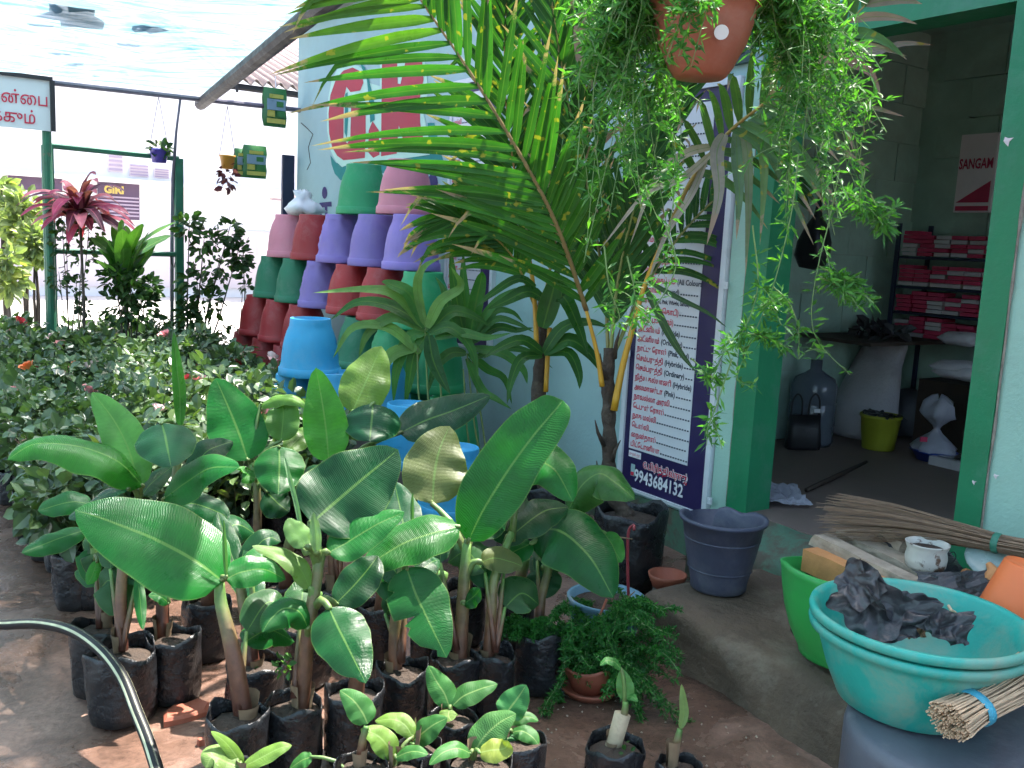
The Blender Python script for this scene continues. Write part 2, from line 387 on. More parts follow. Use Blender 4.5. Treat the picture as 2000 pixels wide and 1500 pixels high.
# room behind the doorway
FZ = .30
rm = MB(); rm.wbox(-1.6, 3.76, .06, FZ, -2.6, -.15); rm.wbox(1.74, 2.685, .1, FZ, -.15, -.0)
rm.build('room_floor', 'room_floor', shop)
th = MB()      # worn green threshold sloping to the step
prof = [(-.0, FZ-.003), (.10, FZ-.008), (.20, .255), (.245, .235), (.262, .19), (.265, .02)]
cols_ = [2.78-.03*i for i in range(40)]
for s_ in cols_:
    for (o_, z_) in prof: th.v.append(W(s_, z_+.006*noise.noise((s_*9, o_*30, 1)), o_+.012*noise.noise((s_*7, z_*9, 5)) if o_ > 0 else o_))
k = len(prof); th.f = [(i*k+j, i*k+j+1, (i+1)*k+j+1, (i+1)*k+j) for i in range(len(cols_)-1) for j in range(k-1)]
th.build('threshold', 'threshold', shop, True)
lw = MB(); lw.wbox(3.76, 3.9, .0, 2.9, -2.75, -.15); lw.build('room_wall', 'room_wall', shop, label='dim left wall inside the shop')
bw = MB(); bw.wbox(-1.6, 3.76, .0, 2.9, -2.78, -2.6); bwo = bw.build('room_wall', 'room_wall', shop, label='dim block back wall inside the shop')
rw = MB(); rw.wbox(-1.75, -1.6, .0, .95, -2.75, -.15); rw.wbox(-1.75, -1.6, 2.7, 2.9, -2.75, -.15); rw.wbox(-1.75, -1.6, .95, 2.7, -2.75, -2.5); rw.wbox(-1.75, -1.6, .95, 2.7, -.35, -.15); rw.build('room_wall', 'room_wall', shop)  # unseen right side wall; its window opening is added to let daylight in
cl = MB(); cl.wbox(-1.75, 3.9, 2.9, 3.0, -2.78, -.15); cl.build('ceiling', 'room_wall', shop)
bm_ = MB(); bm_.box((0, 0, 0), (.2, .012, .118), (UW, NW, UP)); bme = bm_.mesh('block')
for r_ in range(7):
    for c_ in range(7):
        s_ = .98 + c_*.408 + (.2 if r_ % 2 else 0)
        if s_ > 3.56: continue
        bo = link('block', bme, 'room_wall', bwo); bo.location = W(s_, 1.25+r_*.244, -2.598+rnd(-.004, .004)) - ORG[shop]
bl2 = MB(); bl2.box((0, 0, 0), (.012, .2, .118), (UW, NW, UP)); bme2 = bl2.mesh('block')
lwo = [o for o in shop.children if o.get('label') == 'dim left wall inside the shop'][0]
for r_ in range(9):
    for c_ in range(6):
        bo = link('block', bme2, 'room_wall', lwo); bo.location = W(3.758+rnd(-.003, .003), .85+r_*.244, -.42-c_*.408-(.2 if r_ % 2 else 0)+.1) - ORG[shop]
# ventilators with slats high on the wall
def ventilator(s0, s1, z0, z1, vert):
    v = MB(); e = .035
    v.wbox(s0, s1, z0, z0+e, 0, .03); v.wbox(s0, s1, z1-e, z1, 0, .03); v.wbox(s0, s0+e, z0+e, z1-e, 0, .03); v.wbox(s1-e, s1, z0+e, z1-e, 0, .03)
    p = v.build('ventilator', 'slat_dark', shop)
    bk = MB(); bk.wbox(s0+e, s1-e, z0+e, z1-e, 0.001, .004); bk.build('backing', 'ink_dark', p)
    if vert: sm = MB().box((0, 0, 0), (.022, .006, (z1-z0)/2-e), (UW, NW, UP)).mesh('slat'); k = int((s1-s0-2*e)/.062)
    else: sm = MB().box((0, 0, 0), ((s1-s0)/2-e, .012, .012), (UW, NW, UP)).mesh('slat'); k = int((z1-z0-2*e)/.05)
    for i in range(k):
        o = link('slat', sm, 'slat_dark', p)
        o.location = (W(s0+e+.03+i*.062, (z0+z1)/2, .014) if vert else W((s0+s1)/2, z0+e+.03+i*.05, .014)) - ORG[shop]
ventilator(2.86, 3.55, 2.24, 2.86, False)
ventilator(3.62, 4.45, 2.32, 3.05, True)
# painted logo and letters: outlines measured on the wall
def zpt(X, Y): return WP(450+.3*X, .3*Y)
def paint(name, pts, mat, lift, parent=shop):
    q = [p - NW*0 for p in (zpt(x, y) for x, y in pts)]
    mb = MB(); nrm = -NW; n = len(q); top = [p+nrm*lift for p in q]; mb.add(top, [tuple(range(n))])
    o = mb.build(name, mat, parent)
    # keep the concave outline tidy
    import bmesh
    bm = bmesh.new(); bm.from_mesh(o.data); bmesh.ops.triangulate(bm, faces=bm.faces[:]); bm.to_mesh(o.data); bm.free()
    return o
paint('painted_shadow', [(652, 1010), (690, 1060), (735, 1070), (900, 1045), (1120, 1025), (1290, 1000), (1285, 800), (1330, 800), (1368, 970), (1402, 1105), (1300, 1125), (1180, 1110), (900, 1135), (720, 1175), (680, 1130), (660, 1070)], 'logo_teal', .002)
paint('painted_outline', [(632, 740), (640, 640), (662, 520), (700, 450), (760, 415), (840, 430), (880, 470), (905, 540), (975, 560), (980, 355), (1262, 350), (1285, 520), (1285, 650), (1262, 740), (1305, 955), (1300, 1008), (1130, 1032), (900, 1060), (860, 1052), (800, 1062), (730, 1088), (690, 1052), (655, 980), (632, 850)], 'logo_mint', .004)
paint('painted_letter', [(860, 470), (800, 440), (740, 460), (690, 520), (655, 620), (643, 740), (647, 870), (667, 960), (700, 1015), (740, 1043), (800, 1038), (880, 1028), (885, 860), (885, 690), (790, 700), (785, 900), (765, 935), (740, 900), (743, 640), (760, 565), (785, 600), (850, 590), (870, 540)], 'logo_red', .006)
paint('painted_letter', [(992, 382), (1090, 380), (1094, 545), (1112, 548), (1150, 376), (1252, 372), (1262, 520), (1238, 640), (1240, 800), (1272, 960), (1140, 985), (1116, 850), (1100, 820), (1088, 1000), (985, 1018), (988, 700)], 'logo_red', .006)
paint('painted_letter', [(930, 790), (972, 850), (975, 1008), (935, 1028), (900, 990), (905, 850)], 'logo_red', .006)
paint('painted_stroke', [(752, 612), (768, 600), (772, 760), (762, 900), (747, 860)], 'logo_teal', .006)
paint('painted_stroke', [(845, 405), (880, 440), (905, 520), (940, 640), (943, 780), (915, 800), (905, 640), (893, 520)], 'logo_teal', .006)
for pts in ([(505, 1325), (566, 1322), (566, 1345), (545, 1345), (545, 1450), (528, 1450), (528, 1350), (518, 1352), (516, 1450), (505, 1450)],
            [(582, 1320), (660, 1312), (662, 1345), (634, 1345), (634, 1450), (618, 1450), (616, 1350), (598, 1352), (598, 1450), (584, 1450)],
            [(1245, 1310), (1275, 1280), (1320, 1288), (1412, 1290), (1410, 1352), (1385, 1352), (1380, 1325), (1350, 1330), (1345, 1500), (1290, 1500), (1296, 1340), (1268, 1335), (1250, 1350)]):
    paint('painted_letter', pts, 'logo_navy', .003)
for (x, y, w_, h_) in ((614, 252, 17, 40), (1320, 1190, 34, 60), (615, 1255, 17, 40)):
    if y > 300: paint('painted_dot', [(x+w_*math.cos(a*.524), y+h_*math.sin(a*.524)) for a in range(12)], 'logo_navy', .003)
# crack in the plaster
cr = MB(); cr.tube([WP(450+.3*x, .3*y, .001) for x, y in ((460, 800), (500, 835), (538, 875), (520, 920), (508, 960), (522, 1060), (500, 1105))], .004, 4); cr.build('plaster_crack', 'wood_dark', shop)
# ------------------------------------------------------------------ concrete step in front of the door
sp = MB(); prof = []
for i in range(7): prof.append((.0+.83*i/6, .19, 0))
prof += [(.862, .178, .6), (.878, .15, 1), (.882, .10, 1), (.885, .05, 1), (.90, -.03, 1)]
SS = [2.40-.035*i for i in range(132)]
for s_ in SS:
    e = max(0, .03-(2.40-s_))*1.5
    for (o_, z_, q) in prof:
        oo = o_*(1+.055*(2.2-s_)*(o_/.88)) + (.03*noise.noise((s_*3.3, z_*7, 2)) + .014*noise.noise((s_*13, z_*20, 8)))*(.3+q)
        sp.v.append(W(s_, z_-e*(.25 if z_ > .1 else 0)+.012*noise.noise((s_*4, o_*4, 0))+.005*noise.noise((s_*15, o_*15, 0)), oo))
k = len(prof); sp.f = [(i*k+j, i*k+j+1, (i+1)*k+j+1, (i+1)*k+j) for i in range(len(SS)-1) for j in range(k-1)]
sp.f.append(tuple(range(k-1, -1, -1)) + ())
b0 = len(sp.v); sp.v.append(W(2.40, -.05, 0)); sp.f[-1] = tuple(range(k-1, -1, -1)) + (b0,)
struct('step', sp, 'step_concrete', True)
# ------------------------------------------------------------------ price boards on the wall
XW, YW = -UW, UP
def sz(px, py): p = WP(px, py); return p.dot(UW), p.z
def price_board(label, s0, s1, z0, z1, w0, w1, wz0, stripes=True):
    t = thing('price_board', label, 'sign board', W((s0+s1)/2, z0, .02))
    f = MB(); e = .03
    f.wbox(s1-e, s1, z0, z1, .0, .03); f.wbox(s0, s0+e, z0, z1, .0, .03); f.wbox(s0+e, s1-e, z0, z0+e*.5, .0, .03); f.wbox(s0+e, s1-e, z1-e, z1, .0, .03)
    f.build('frame', 'frame_white', t)
    p = MB(); p.wbox(s0+e, s1-e, z0+e*.5, z1-e, .002, .018); p.build('navy_panel', 'navy', t)
    w = MB(); w.wbox(w0, w1, wz0, z1-.09, .0185, .021); w.build('white_panel', 'board_white', t)
    return t
rb = price_board('navy and white price board with a phone number, beside the doorway', 2.905, 3.545, .215, 2.19, 3.055, 3.475, .43)
rows = [((1262, 638), 'மஞ்ச பூ (ெகாடி)', '', 1310), ((1260, 656), 'மஞ்ச பூ (மரம்)', '', 1303), ((1246, 668), 'அடீனியம்', '(Hybride)', 1325),
        ((1245, 686), 'அடீனியம்', '(Oridinary)', 1330), ((1243, 705), 'நாட்டு ேராஸ்', '(Pink, Red)', 1344), ((1243, 721), 'ெசம்பருத்தி', '(Hybride)', 1328),
        ((1242, 738), 'ெசம்பருத்தி', '(Ordinary)', 1331), ((1241, 756), 'நித்ய கல்யாணி', '(Hybride)', 1341), ((1240, 774), 'அலமாண்டா', '(Pink)', 1312),
        ((1238, 789), 'நாவல்லா அரலி', '', 1296), ((1237, 806), 'ேடபுள் ேராஸ்', '', 1285), ((1236, 823), 'நாக மல்லி', '', 1274), ((1235, 840), 'ெடஸ்லி', '', 1263),
        ((1234, 857), 'ைநன்தாஸ்', '', 1274), ((1233, 872), 'பிட்ேடானியா', '', 1274)]
up_rows = ['ேராஜா (All Colours)', 'ெசம்பருத்தி பூ', 'சாமந்தி பூ', 'மல்லிைகப் பூ (All Colours)', 'மந்தாைர (Round)', 'அரளி (Red, Pink, Whight, Sandle)']
NR = 33; pitch = .0488; z_last = sz(1234, 868)[1]
dot = MB().box((0, 0, 0), (.0045, .001, .0032), (UW, NW, UP)).mesh('dot')
def row_line(board, z, s_a, s_b):
    mb = MB(); s_ = s_a
    while s_ > s_b: mb.box(W(s_, z, .022), (.0045, .0012, .0034), (UW, NW, UP)); s_ -= .0175
    if mb.v: mb.build('dotted_line', 'ink_dark', board)
for i in range(NR):
    z = z_last + i*pitch; s_start = 3.462
    if z > 2.02: break
    j = len(rows)-1-i
    if j >= 0: red, blk = rows[j][1], rows[j][2]
    else:
        q = up_rows[::-1][(-j-1) % 6] if j >= -6 else ['ேராஜா', 'மல்லி', 'அரளி', 'சாமந்தி'][(-j) % 4]
        red, _, blk = q.partition(' ('); blk = '('+blk if blk else ''
    t1 = text(red, W(s_start, z, .021), .036, 'ink_red', rb, XW, YW, bold=.0009, squeeze=.86, lift=.0012)
    x = max((v.co.dot(XW) for v in t1.data.vertices)) + (ORG[rb]).dot(XW); s_c = -x - .012
    if blk:
        long = len(blk) > 15
        t2 = text(blk, W(s_c, z, .021), .027 if long else .036, 'ink_dark', rb, XW, YW, bold=.0009, squeeze=.8 if long else .9, lift=.0012)
        x = max((v.co.dot(XW) for v in t2.data.vertices)) + (ORG[rb]).dot(XW); s_c = -x - .014
    row_line(rb, z+.004, s_c, 3.06)
text('9943684132', W(3.42, sz(1246, 938)[1], .018), .088, 'ink_white', rb, XW, YW, bold=.0022, squeeze=.80)
text('G.பிரித்திவ்ராஜ்', W(3.36, sz(1262, 908)[1]-.012, .018), .046, 'ink_white', rb, XW, YW, bold=.0035, squeeze=.84, lift=.0025)
text('G.பிரித்திவ்ராஜ்', W(3.36, sz(1262, 908)[1]-.012, .018), .046, 'ink_red', rb, XW, YW, bold=.0008, squeeze=.84, lift=.004)
bd = MB(); c = WP(1240, 888, .021); bd.box(c, (.045, .0015, .016), (UW, NW, UP)); bdg = bd.build('badge', 'ink_white', rb)
text('முதல் தர', c+UW*.04-UP*.006, .02, 'ink_red', bdg, XW, YW, squeeze=.8, lift=.003)
ph = MB(); c = WP(1236, 918, .021); ph.box(c, (.014, .0015, .03), (UW, NW, UP)); pho = ph.build('phone_symbol', 'wall_cyan', rb)
MB().box(c-UP*.018-NW*.002, (.011, .001, .009), (UW, NW, UP)).build('keypad', 'ink_red', pho)
for (px, py) in ((1386, 978), (1417, 557), (1227, 690)):
    cc = WP(px, py, .034); mb = MB().box(cc, (.014, .002, .016), (UW, NW, UP)); mb.lathe([(.004, .002), (.003, .005), (0, .006)], 8, cc, None, (UW, UP, -NW)); mb.build('screw_plate', 'frame_white', rb)
lb = price_board('white price board with navy edge half hidden behind the palm leaflets', 4.83, 5.43, .75, 2.45, 4.985, 5.40, .82)
words = ['ேராஜா', 'கற்பூ', 'மல்லி', 'குேராட்டன்', 'கறிேவப்பிைல', 'ெநல்லி', 'அரளி', 'எலுமிச்ைச', 'ெசம்பருத்தி', 'ஆரஞ்சு', 'நாவல்', 'சீத்தா', 'ெகாய்யா', 'மாதுைள', 'வாைழ', 'ெதன்ைன', 'பாக்கு']
for i in range(24):
    z = 2.30-i*.062
    t1 = text(words[i % len(words)], W(5.385, z, .021), .04, 'ink_red', lb, XW, YW, bold=.001, squeeze=.8, lift=.0012)
    x = max((v.co.dot(XW) for v in t1.data.vertices)) + (ORG[lb]).dot(XW); row_line(lb, z+.004, -x-.012, 4.99)
# ------------------------------------------------------------------ net roof on pipes, gate frame
PZ = 2.53
bP = SP(400, 185, 8.2); bQ = G(565, 45, bP.z+.01); bd_ = (bQ-bP).normalized()
nf = thing('shade_net_canopy', 'torn blue-green shade net stretched overhead on dark poles', 'canopy', W(8.2, 0, 2.0))
nm = MB(); NU, NV = 80, 60; uvs = []
for i in range(NU+1):
    for j in range(NV+1):
        a = i/NU*13.0; b_ = j/NV
        e0 = bP + bd_*a; e1 = W(8.2, 2.48, 7.5) - UW*a
        p = e0.lerp(e1, b_); sag = .10*math.sin(math.pi*min(1, a % 2.6/2.6)) + .05*noise.noise((a*1.1, b_*6, 0)) + .03*noise.noise((a*4, b_*14, 2))
        p.z -= sag*min(1, a*2)*min(1, b_*10) - .012; nm.v.append(p); uvs.append((b_*7, a))
nm.uv = uvs; nm.f = [(i*(NV+1)+j, i*(NV+1)+j+1, (i+1)*(NV+1)+j+1, (i+1)*(NV+1)+j) for i in range(NU) for j in range(NV)]
nm.build('net', 'shade_net', nf, True)
p1 = MB(); p1.tube([bP-bd_*.25-UP*.05, bP+bd_*6-UP*.05, bP+bd_*13-UP*.05], [.05, .05, .05], 10); p1.build('edge_pole', 'iron_dark', nf)
p2 = MB(); p2.tube([W(8.2, 2.528, .0), W(8.2, 2.50, 2.0), W(8.2, 2.47, 7.5)], .022, 8); p2.build('cross_pipe', 'pipe', nf)
for k in range(2, 5):
    p3 = MB(); c0 = bP+bd_*(2.6*k); p3.tube([c0-UP*.03, W(8.2-2.6*k, 2.45, 7.5)], .018, 6); p3.build('cross_pipe', 'pipe', nf)
sh = MB(); q = SP(463, 180, 8.2); sh.tube([q, q+UP*.07], .012, 6); sh.build('pipe_stub', 'iron_dark', nf)
pg = MB(); c0 = SP(95, 400, 8.15); c0.z = 0; pg.tube([c0, c0+UP*2.5], .034, 10); pg.build('post', 'iron_green', nf)
for k, (x, y, a, w_) in enumerate(((155, 12, .0, .16), (300, 38, .1, .07), (268, 55, -.3, .05), (140, 70, .1, .05), (165, 93, 0, .05), (40, 130, 0, .09), (203, 118, 0, .03), (240, 145, 0, .03), (95, 20, .2, .05))):
    r_ = ray(x, y); pp = CAM + r_*((2.60-CAM.z)/r_.z)
    mb = MB(); mb.lathe([(0, .012), (w_*.4, .03), (w_*.8, .012), (w_, 0)], 11, pp, lambda a_, i, r, h: (r*(1+.45*math.sin(2*a_+k)+.3*math.sin(5*a_+k*2)+.2*math.sin(9*a_)), h+.01*math.sin(7*a_)), (NW, UW, UP))
    mb.build('leaf_litter', 'wood_dark', nf)
gf = thing('gate_frame', 'green iron gate frame of two posts and two rails behind the rose bushes', 'gate', W(8.25, 0, 2.0))
def spt(x, y, s=8.3): return SP(x, y, s)
a0 = spt(92, 284); a1 = spt(349, 310); m0 = spt(95, 490); m1 = spt(352, 497)
for A, z in ((a0, a0.z), (a1, a1.z)):
    mb = MB(); g0 = V((A.x, A.y, 0)); mb.box((g0+UP*z/2), (.042 if A is a0 else .032, .03, z/2), (NW, UW, UP)); mb.build('post', 'iron_green', gf)
for A, B in ((a0, a1), (m0, m1)):
    mb = MB(); mb.tube([A, B], .022, 6); mb.build('rail', 'iron_green', gf)
hk = MB(); hk.tube([spt(333, 500), spt(335, 515), spt(340, 523), spt(342, 512)], .005, 5); hk.build('hook', 'iron_dark', gf)
rod = MB(); rod.tube([SP(353, 188, 8.2), SP(344, 260, 8.25), SP(338, 350, 8.32), SP(336, 480, 8.4), SP(336, 660, 8.4)], [.010, .011, .016, .017, .017], 7)
solo('striped_pole', rod, 'pipe', 'thin leaning pole tied to the net pipe beside the gate frame', 'pole', smooth=True)
# sign with Tamil words
sg = thing('hanging_sign', 'white sign with red Tamil words hung under the net pipe', 'sign', SP(40, 255, 8.12))
A = SP(96, 158, 8.12); zt = A.z; zb = SP(92, 256, 8.12).z; oR = PW-A.dot(NW)
mb = MB(); mb.box(W(8.12, (zt+zb)/2, oR+.75), (.75, .012, (zt-zb)/2), (NW, UW, UP)); mb.build('panel', 'board_white', sg)
mb = MB(); mb.box(W(8.10, zt+.012, oR+.75), (.77, .02, .014), (NW, UW, UP)); mb.build('top_bar', 'iron_dark', sg)
mb = MB(); mb.box(W(8.10, (zt+zb)/2, oR-.018), (.016, .02, (zt-zb)/2), (NW, UW, UP)); mb.build('side_bar', 'iron_dark', sg)
text('உங்களின் அன்ைப', W(8.105, SP(60, 205, 8.12).z, oR+.01), .125, 'ink_red', sg, NW, UP, bold=.001, squeeze=.82, align='RIGHT')
text('ெதறிக்கும்', W(8.105, SP(40, 240, 8.12).z, oR+.10), .125, 'ink_red', sg, NW, UP, bold=.001, squeeze=.82, align='RIGHT')
# ------------------------------------------------------------------ things across the street
rf = thing('corrugated_roof', 'pale corrugated sheet roof of the neighbouring porch beside the shop corner', 'roof', W(8.9, 0, -.2))
e0 = SP(447, 152, 8.75); z0 = e0.z; cm = MB(); nn = 200; o0 = PW-e0.dot(NW)
for i in range(nn+1):
    o_ = o0 - i/nn*4.2; wv = .028*math.sin(i/nn*4.2/.115*2*math.pi)
    cm.v += [W(8.75, z0+wv, o_), W(12.2, z0+1.15+wv, o_), W(8.75, z0+wv-.012, o_), W(12.2, z0+1.15+wv-.012, o_)]
cm.f = [(i*4, i*4+4, i*4+5, i*4+1) for i in range(nn)] + [(i*4+2, i*4+3, i*4+7, i*4+6) for i in range(nn)] + [(i*4, i*4+2, i*4+6, i*4+4) for i in range(nn)]
cm.build('sheet', 'asbestos', rf, True)
mb = MB(); mb.tube([W(8.80, z0-.06, o0+.05), W(8.80, z0-.06, -3.5)], .03, 6); mb.build('purlin', 'iron_dark', rf)
for o_ in (-1.2, -3.2):
    mb = MB(); mb.tube([W(8.80, 0, o_), W(8.80, z0-.07, o_)], .05, 8); mb.build('post', 'iron_dark', rf)
def street_house():
    h = thing('street_house', 'pale pink and white house across the street with a dark shop sign', 'house', W(20, 0, 2))
    def P(x, y, dd=0): return SP(x, y, 20-dd)
    def slab(name, x0, y0, x1, y1, dd, mat, par=h, th=.06):
        a = P(x0, y0, 0); b_ = P(x1, y1, 0); mb = MB()
        oa, ob = PW-a.dot(NW), PW-b_.dot(NW); xm = (x0+x1)/2 if x1-x0 < 300 else 260; a = P(xm, y0); b_ = P(xm, y1)
        mb.wbox(20-dd, 20-dd+th, b_.z, a.z, oa, ob); return mb.build(name, mat, par)
    mb = MB(); mb.wbox(20, 26, 0, 7.5, 14, -16); mb.build('wall', 'house_white', h)
    slab('pink_band', -300, 440, 700, 560, .05, 'house_pink'); slab('ledge', -300, 352, 700, 360, .35, 'house_white', th=.36)
    slab('shutter', 190, 358, 271, 428, .08, 'house_dark', th=.08)
    sb_ = slab('sign_band', 15, 343, 120, 372, .10, 'house_dark', th=.09)
    q = [o for o in h.children if o.name.startswith('shutter')][0]
    for i in range(6): slab('shutter_slat', 190, 384+i*7, 271, 387+i*7, .10, 'window_lilac', q, .02)
    a = P(190, 377, .2); text('GIRI', P(203, 376, .2), .20, 'gold', q, NW, UP, bold=.01, squeeze=1.0, lift=.01)
    for (x0, y0, x1, y1) in ((210, 303, 240, 336), (252, 322, 290, 345), (528, 380, 555, 392), (300, 330, 330, 348)):
        w_ = slab('window', x0, y0, x1, y1, .04, 'house_pink', th=.04)
        for k in range(4):
            yy = y0+(y1-y0)*(k+.15)/4; slab('grille_bar', x0+2, yy, x1-2, yy+(y1-y0)*.13, .06, 'window_lilac', w_, .02)
    slab('low_wall', 470, 384, 640, 392, 1.2, 'house_pink', th=.2); slab('low_wall', 470, 470, 700, 500, 1.2, 'house_pink', th=.2)
street_house()
# ------------------------------------------------------------------ stacked plastic flower pots
pm('pot_plastic', None, .55, .07, 9, .1, 50, objcol=True, dirt=(.45, .40, .38), dscale=7, damt=.10, dlo=.52, dhi=.7)
CPINK = (.62, .22, .29); CRED = (.36, .018, .022); CPUR = (.24, .17, .50); CGRN = (.010, .17, .085); CGRN2 = (.02, .32, .12); CBLU = (.03, .33, .62)
def pot_meshes(kind, H=.335, Dm=.365):
    """upside-down bell pot: rim band below, fluted body, foot ring on top"""
    r = Dm/2; n = 72; body = []
    pr = [(r*.955, .050), (r*.945, .075), (r*.925, .12), (r*.89, .17), (r*.84, .215), (r*.775, .255), (r*.70, .285), (r*.655, .302)]
    def fl(a, i, rr, h):
        if kind == 'spiral': d = .014*abs(math.sin(4.5*(a + h*5.0)))
        else: d = .007*abs(math.sin(17*a))**.6
        if i in (0, len(pr)-1): d = 0
        return rr - d, h
    b = MB(); b.lathe(pr, n, fn=fl); rim = MB(); rim.lathe([(r*.90, .004), (r*.985, 0), (r, .006), (r*.99, .046), (r*.955, .0505)], 48)
    foot = MB(); foot.lathe([(r*.655, .3015), (r*.652, .303), (r*.645, .331), (r*.63, H), (r*.58, H), (r*.575, .312), (0, .310)], 40)
    return b.mesh('body', smooth=True), rim.mesh('rim', smooth=True), foot.mesh('foot_ring', smooth=True)
PM = {k: pot_meshes(k) for k in ('flute', 'spiral')}
CN = {CPINK: 'pink', CRED: 'red', CPUR: 'purple', CGRN: 'dark green', CGRN2: 'bright green', CBLU: 'sky blue'}
def pot(P, colr, kind, label, sc=1.0, rot=0, tilt=0):
    t = thing('flower_pot', label, 'flower pot', P, 'upside-down flower pots piled against the wall')
    t.rotation_euler = (tilt, 0, rot); t.scale = (sc, sc, sc)
    k = .76+.16*random.random(); c = tuple(min(1, x*k) for x in colr)
    for me, nm in zip(PM[kind], ('body', 'rim', 'foot_ring')): link(nm, me, 'pot_plastic', t, c)
    return t
ROWZ = [1.575, 1.24, .905, .57, .235]
rows_ = [
 [(5.89, CGRN2, 'flute', 'bright green ribbed pot at the top of the pile'), (5.26, CPINK, 'flute', 'pink ribbed pot at the top of the pile')],
 [(7.18, CPINK, 'flute', 'pink pot at the far left end of the second row'), (6.66, CRED, 'flute', 'red pot between the pink and the purple pots of the second row'), (6.15, CPUR, 'spiral', 'purple spiral-grooved pot of the second row, next to the red pot'), (5.60, CPUR, 'flute', 'middle purple pot of the second row, under the green pot'), (5.09, CPUR, 'flute', 'big ribbed purple pot under the pink top pot')],
 [(7.41, CGRN, 'flute', 'dark green pot at the far left end of the third row'), (6.90, CGRN, 'flute', 'second dark green pot of the third row, under the red pot'), (6.40, CPUR, 'spiral', 'lower purple spiral-grooved pot in the third row'), (5.87, CRED, 'flute', 'red pot right of the lower spiral-grooved purple pot'), (5.37, CRED, 'flute', 'red pot behind the arching leaves, left of the bright green pot'), (4.86, CGRN2, 'flute', 'bright green pot at the right end of the third row')],
 [(7.68, CRED, 'flute', 'red pot at the far left end of the fourth row'), (7.18, CRED, 'flute', 'red pot under the second dark green pot'), (6.66, CRED, 'flute', 'red pot directly behind the top of the blue pot'), (5.62, CGRN, 'flute', 'dark green pot half hidden right of the blue pot'), (5.12, CGRN2, 'spiral', 'green spiral-grooved pot low in the pile behind leaves'), (4.62, CGRN2, 'flute', 'bright green pot behind the thin palm stems')],
 [(7.90, CRED, 'flute', 'red pot at the far left end of the fifth row'), (7.40, CRED, 'flute', 'pinkish red pot at the rose bed edge, left of the blue pots'), (6.90, CRED, 'flute', 'low red pot behind the blue pots'), (4.85, CGRN2, 'flute', 'lowest bright green pot behind the banana leaves'), (4.36, CGRN2, 'flute', 'bright green pot low by the wall behind the palm stems')],
]
for ri, row in enumerate(rows_):
    for (s_, c_, k_, lab) in row:
        o_ = .42 + ri*.035; pot(W(s_, ROWZ[ri], o_), c_, k_, lab, rot=rnd(0, 6))
bs = MB()
for s_ in (8.05, 7.6, 7.1, 6.6, 6.1, 5.6, 5.1, 4.6):  # brick base under the pile
    pass
br = MB().box((0, 0, 0), (.225, .13, .113), (UW, NW, UP)).mesh('stone_block')
pm('stone', (.16, .13, .11), .9, .25, 8, .4, 40)
for i, s_ in enumerate((7.9, 7.4, 6.9, 6.4, 5.85, 5.35, 4.85, 4.36)):
    o = link('stone_block', br, 'stone'); o.location = W(s_, .113, .56); o['label'] = 'rough stone block under the pot pile, %s from the far left end' % ('first', 'second', 'third', 'fourth', 'fifth', 'sixth', 'seventh', 'eighth')[i]; o['category'] = 'block'; o['group'] = 'stone blocks carrying the pots'
bx = D(605, 728, 5.0)
blue = [((605, 732), 5.05, 'sky blue ribbed pot standing alone in front of the pile'), ((577, 838), 5.15, 'sky blue pot directly under the lone blue pot'), ((652, 838), 4.95, 'sky blue pot beside the upright bright banana leaf'), ((795, 905), 4.7, 'sky blue pot low behind the banana leaves, under green pots'), ((885, 1000), 4.3, 'sky blue pot glimpsed between banana leaves near the wall'), ((745, 815), 5.1, 'deep blue pot tucked behind the olive banana leaf')]
for (px, d_, lab) in blue:
    pot(D(px[0], px[1], d_), CBLU, 'flute', lab, rot=rnd(0, 6), sc=.93)
for (px, d_, lab) in blue[1:]:      # rough blocks carry the lower blue pots
    Q = D(px[0], px[1], d_)
    if Q.z > .03:
        o = solo('stone_block', MB().box(V((Q.x, Q.y, Q.z/2)), (.15, .15, Q.z/2), (UW, NW, UP)), 'stone', 'rough stone block under the '+lab.split(' ')[0]+' '+lab.split(' ', 1)[1], 'block', 'stone blocks carrying the pots')
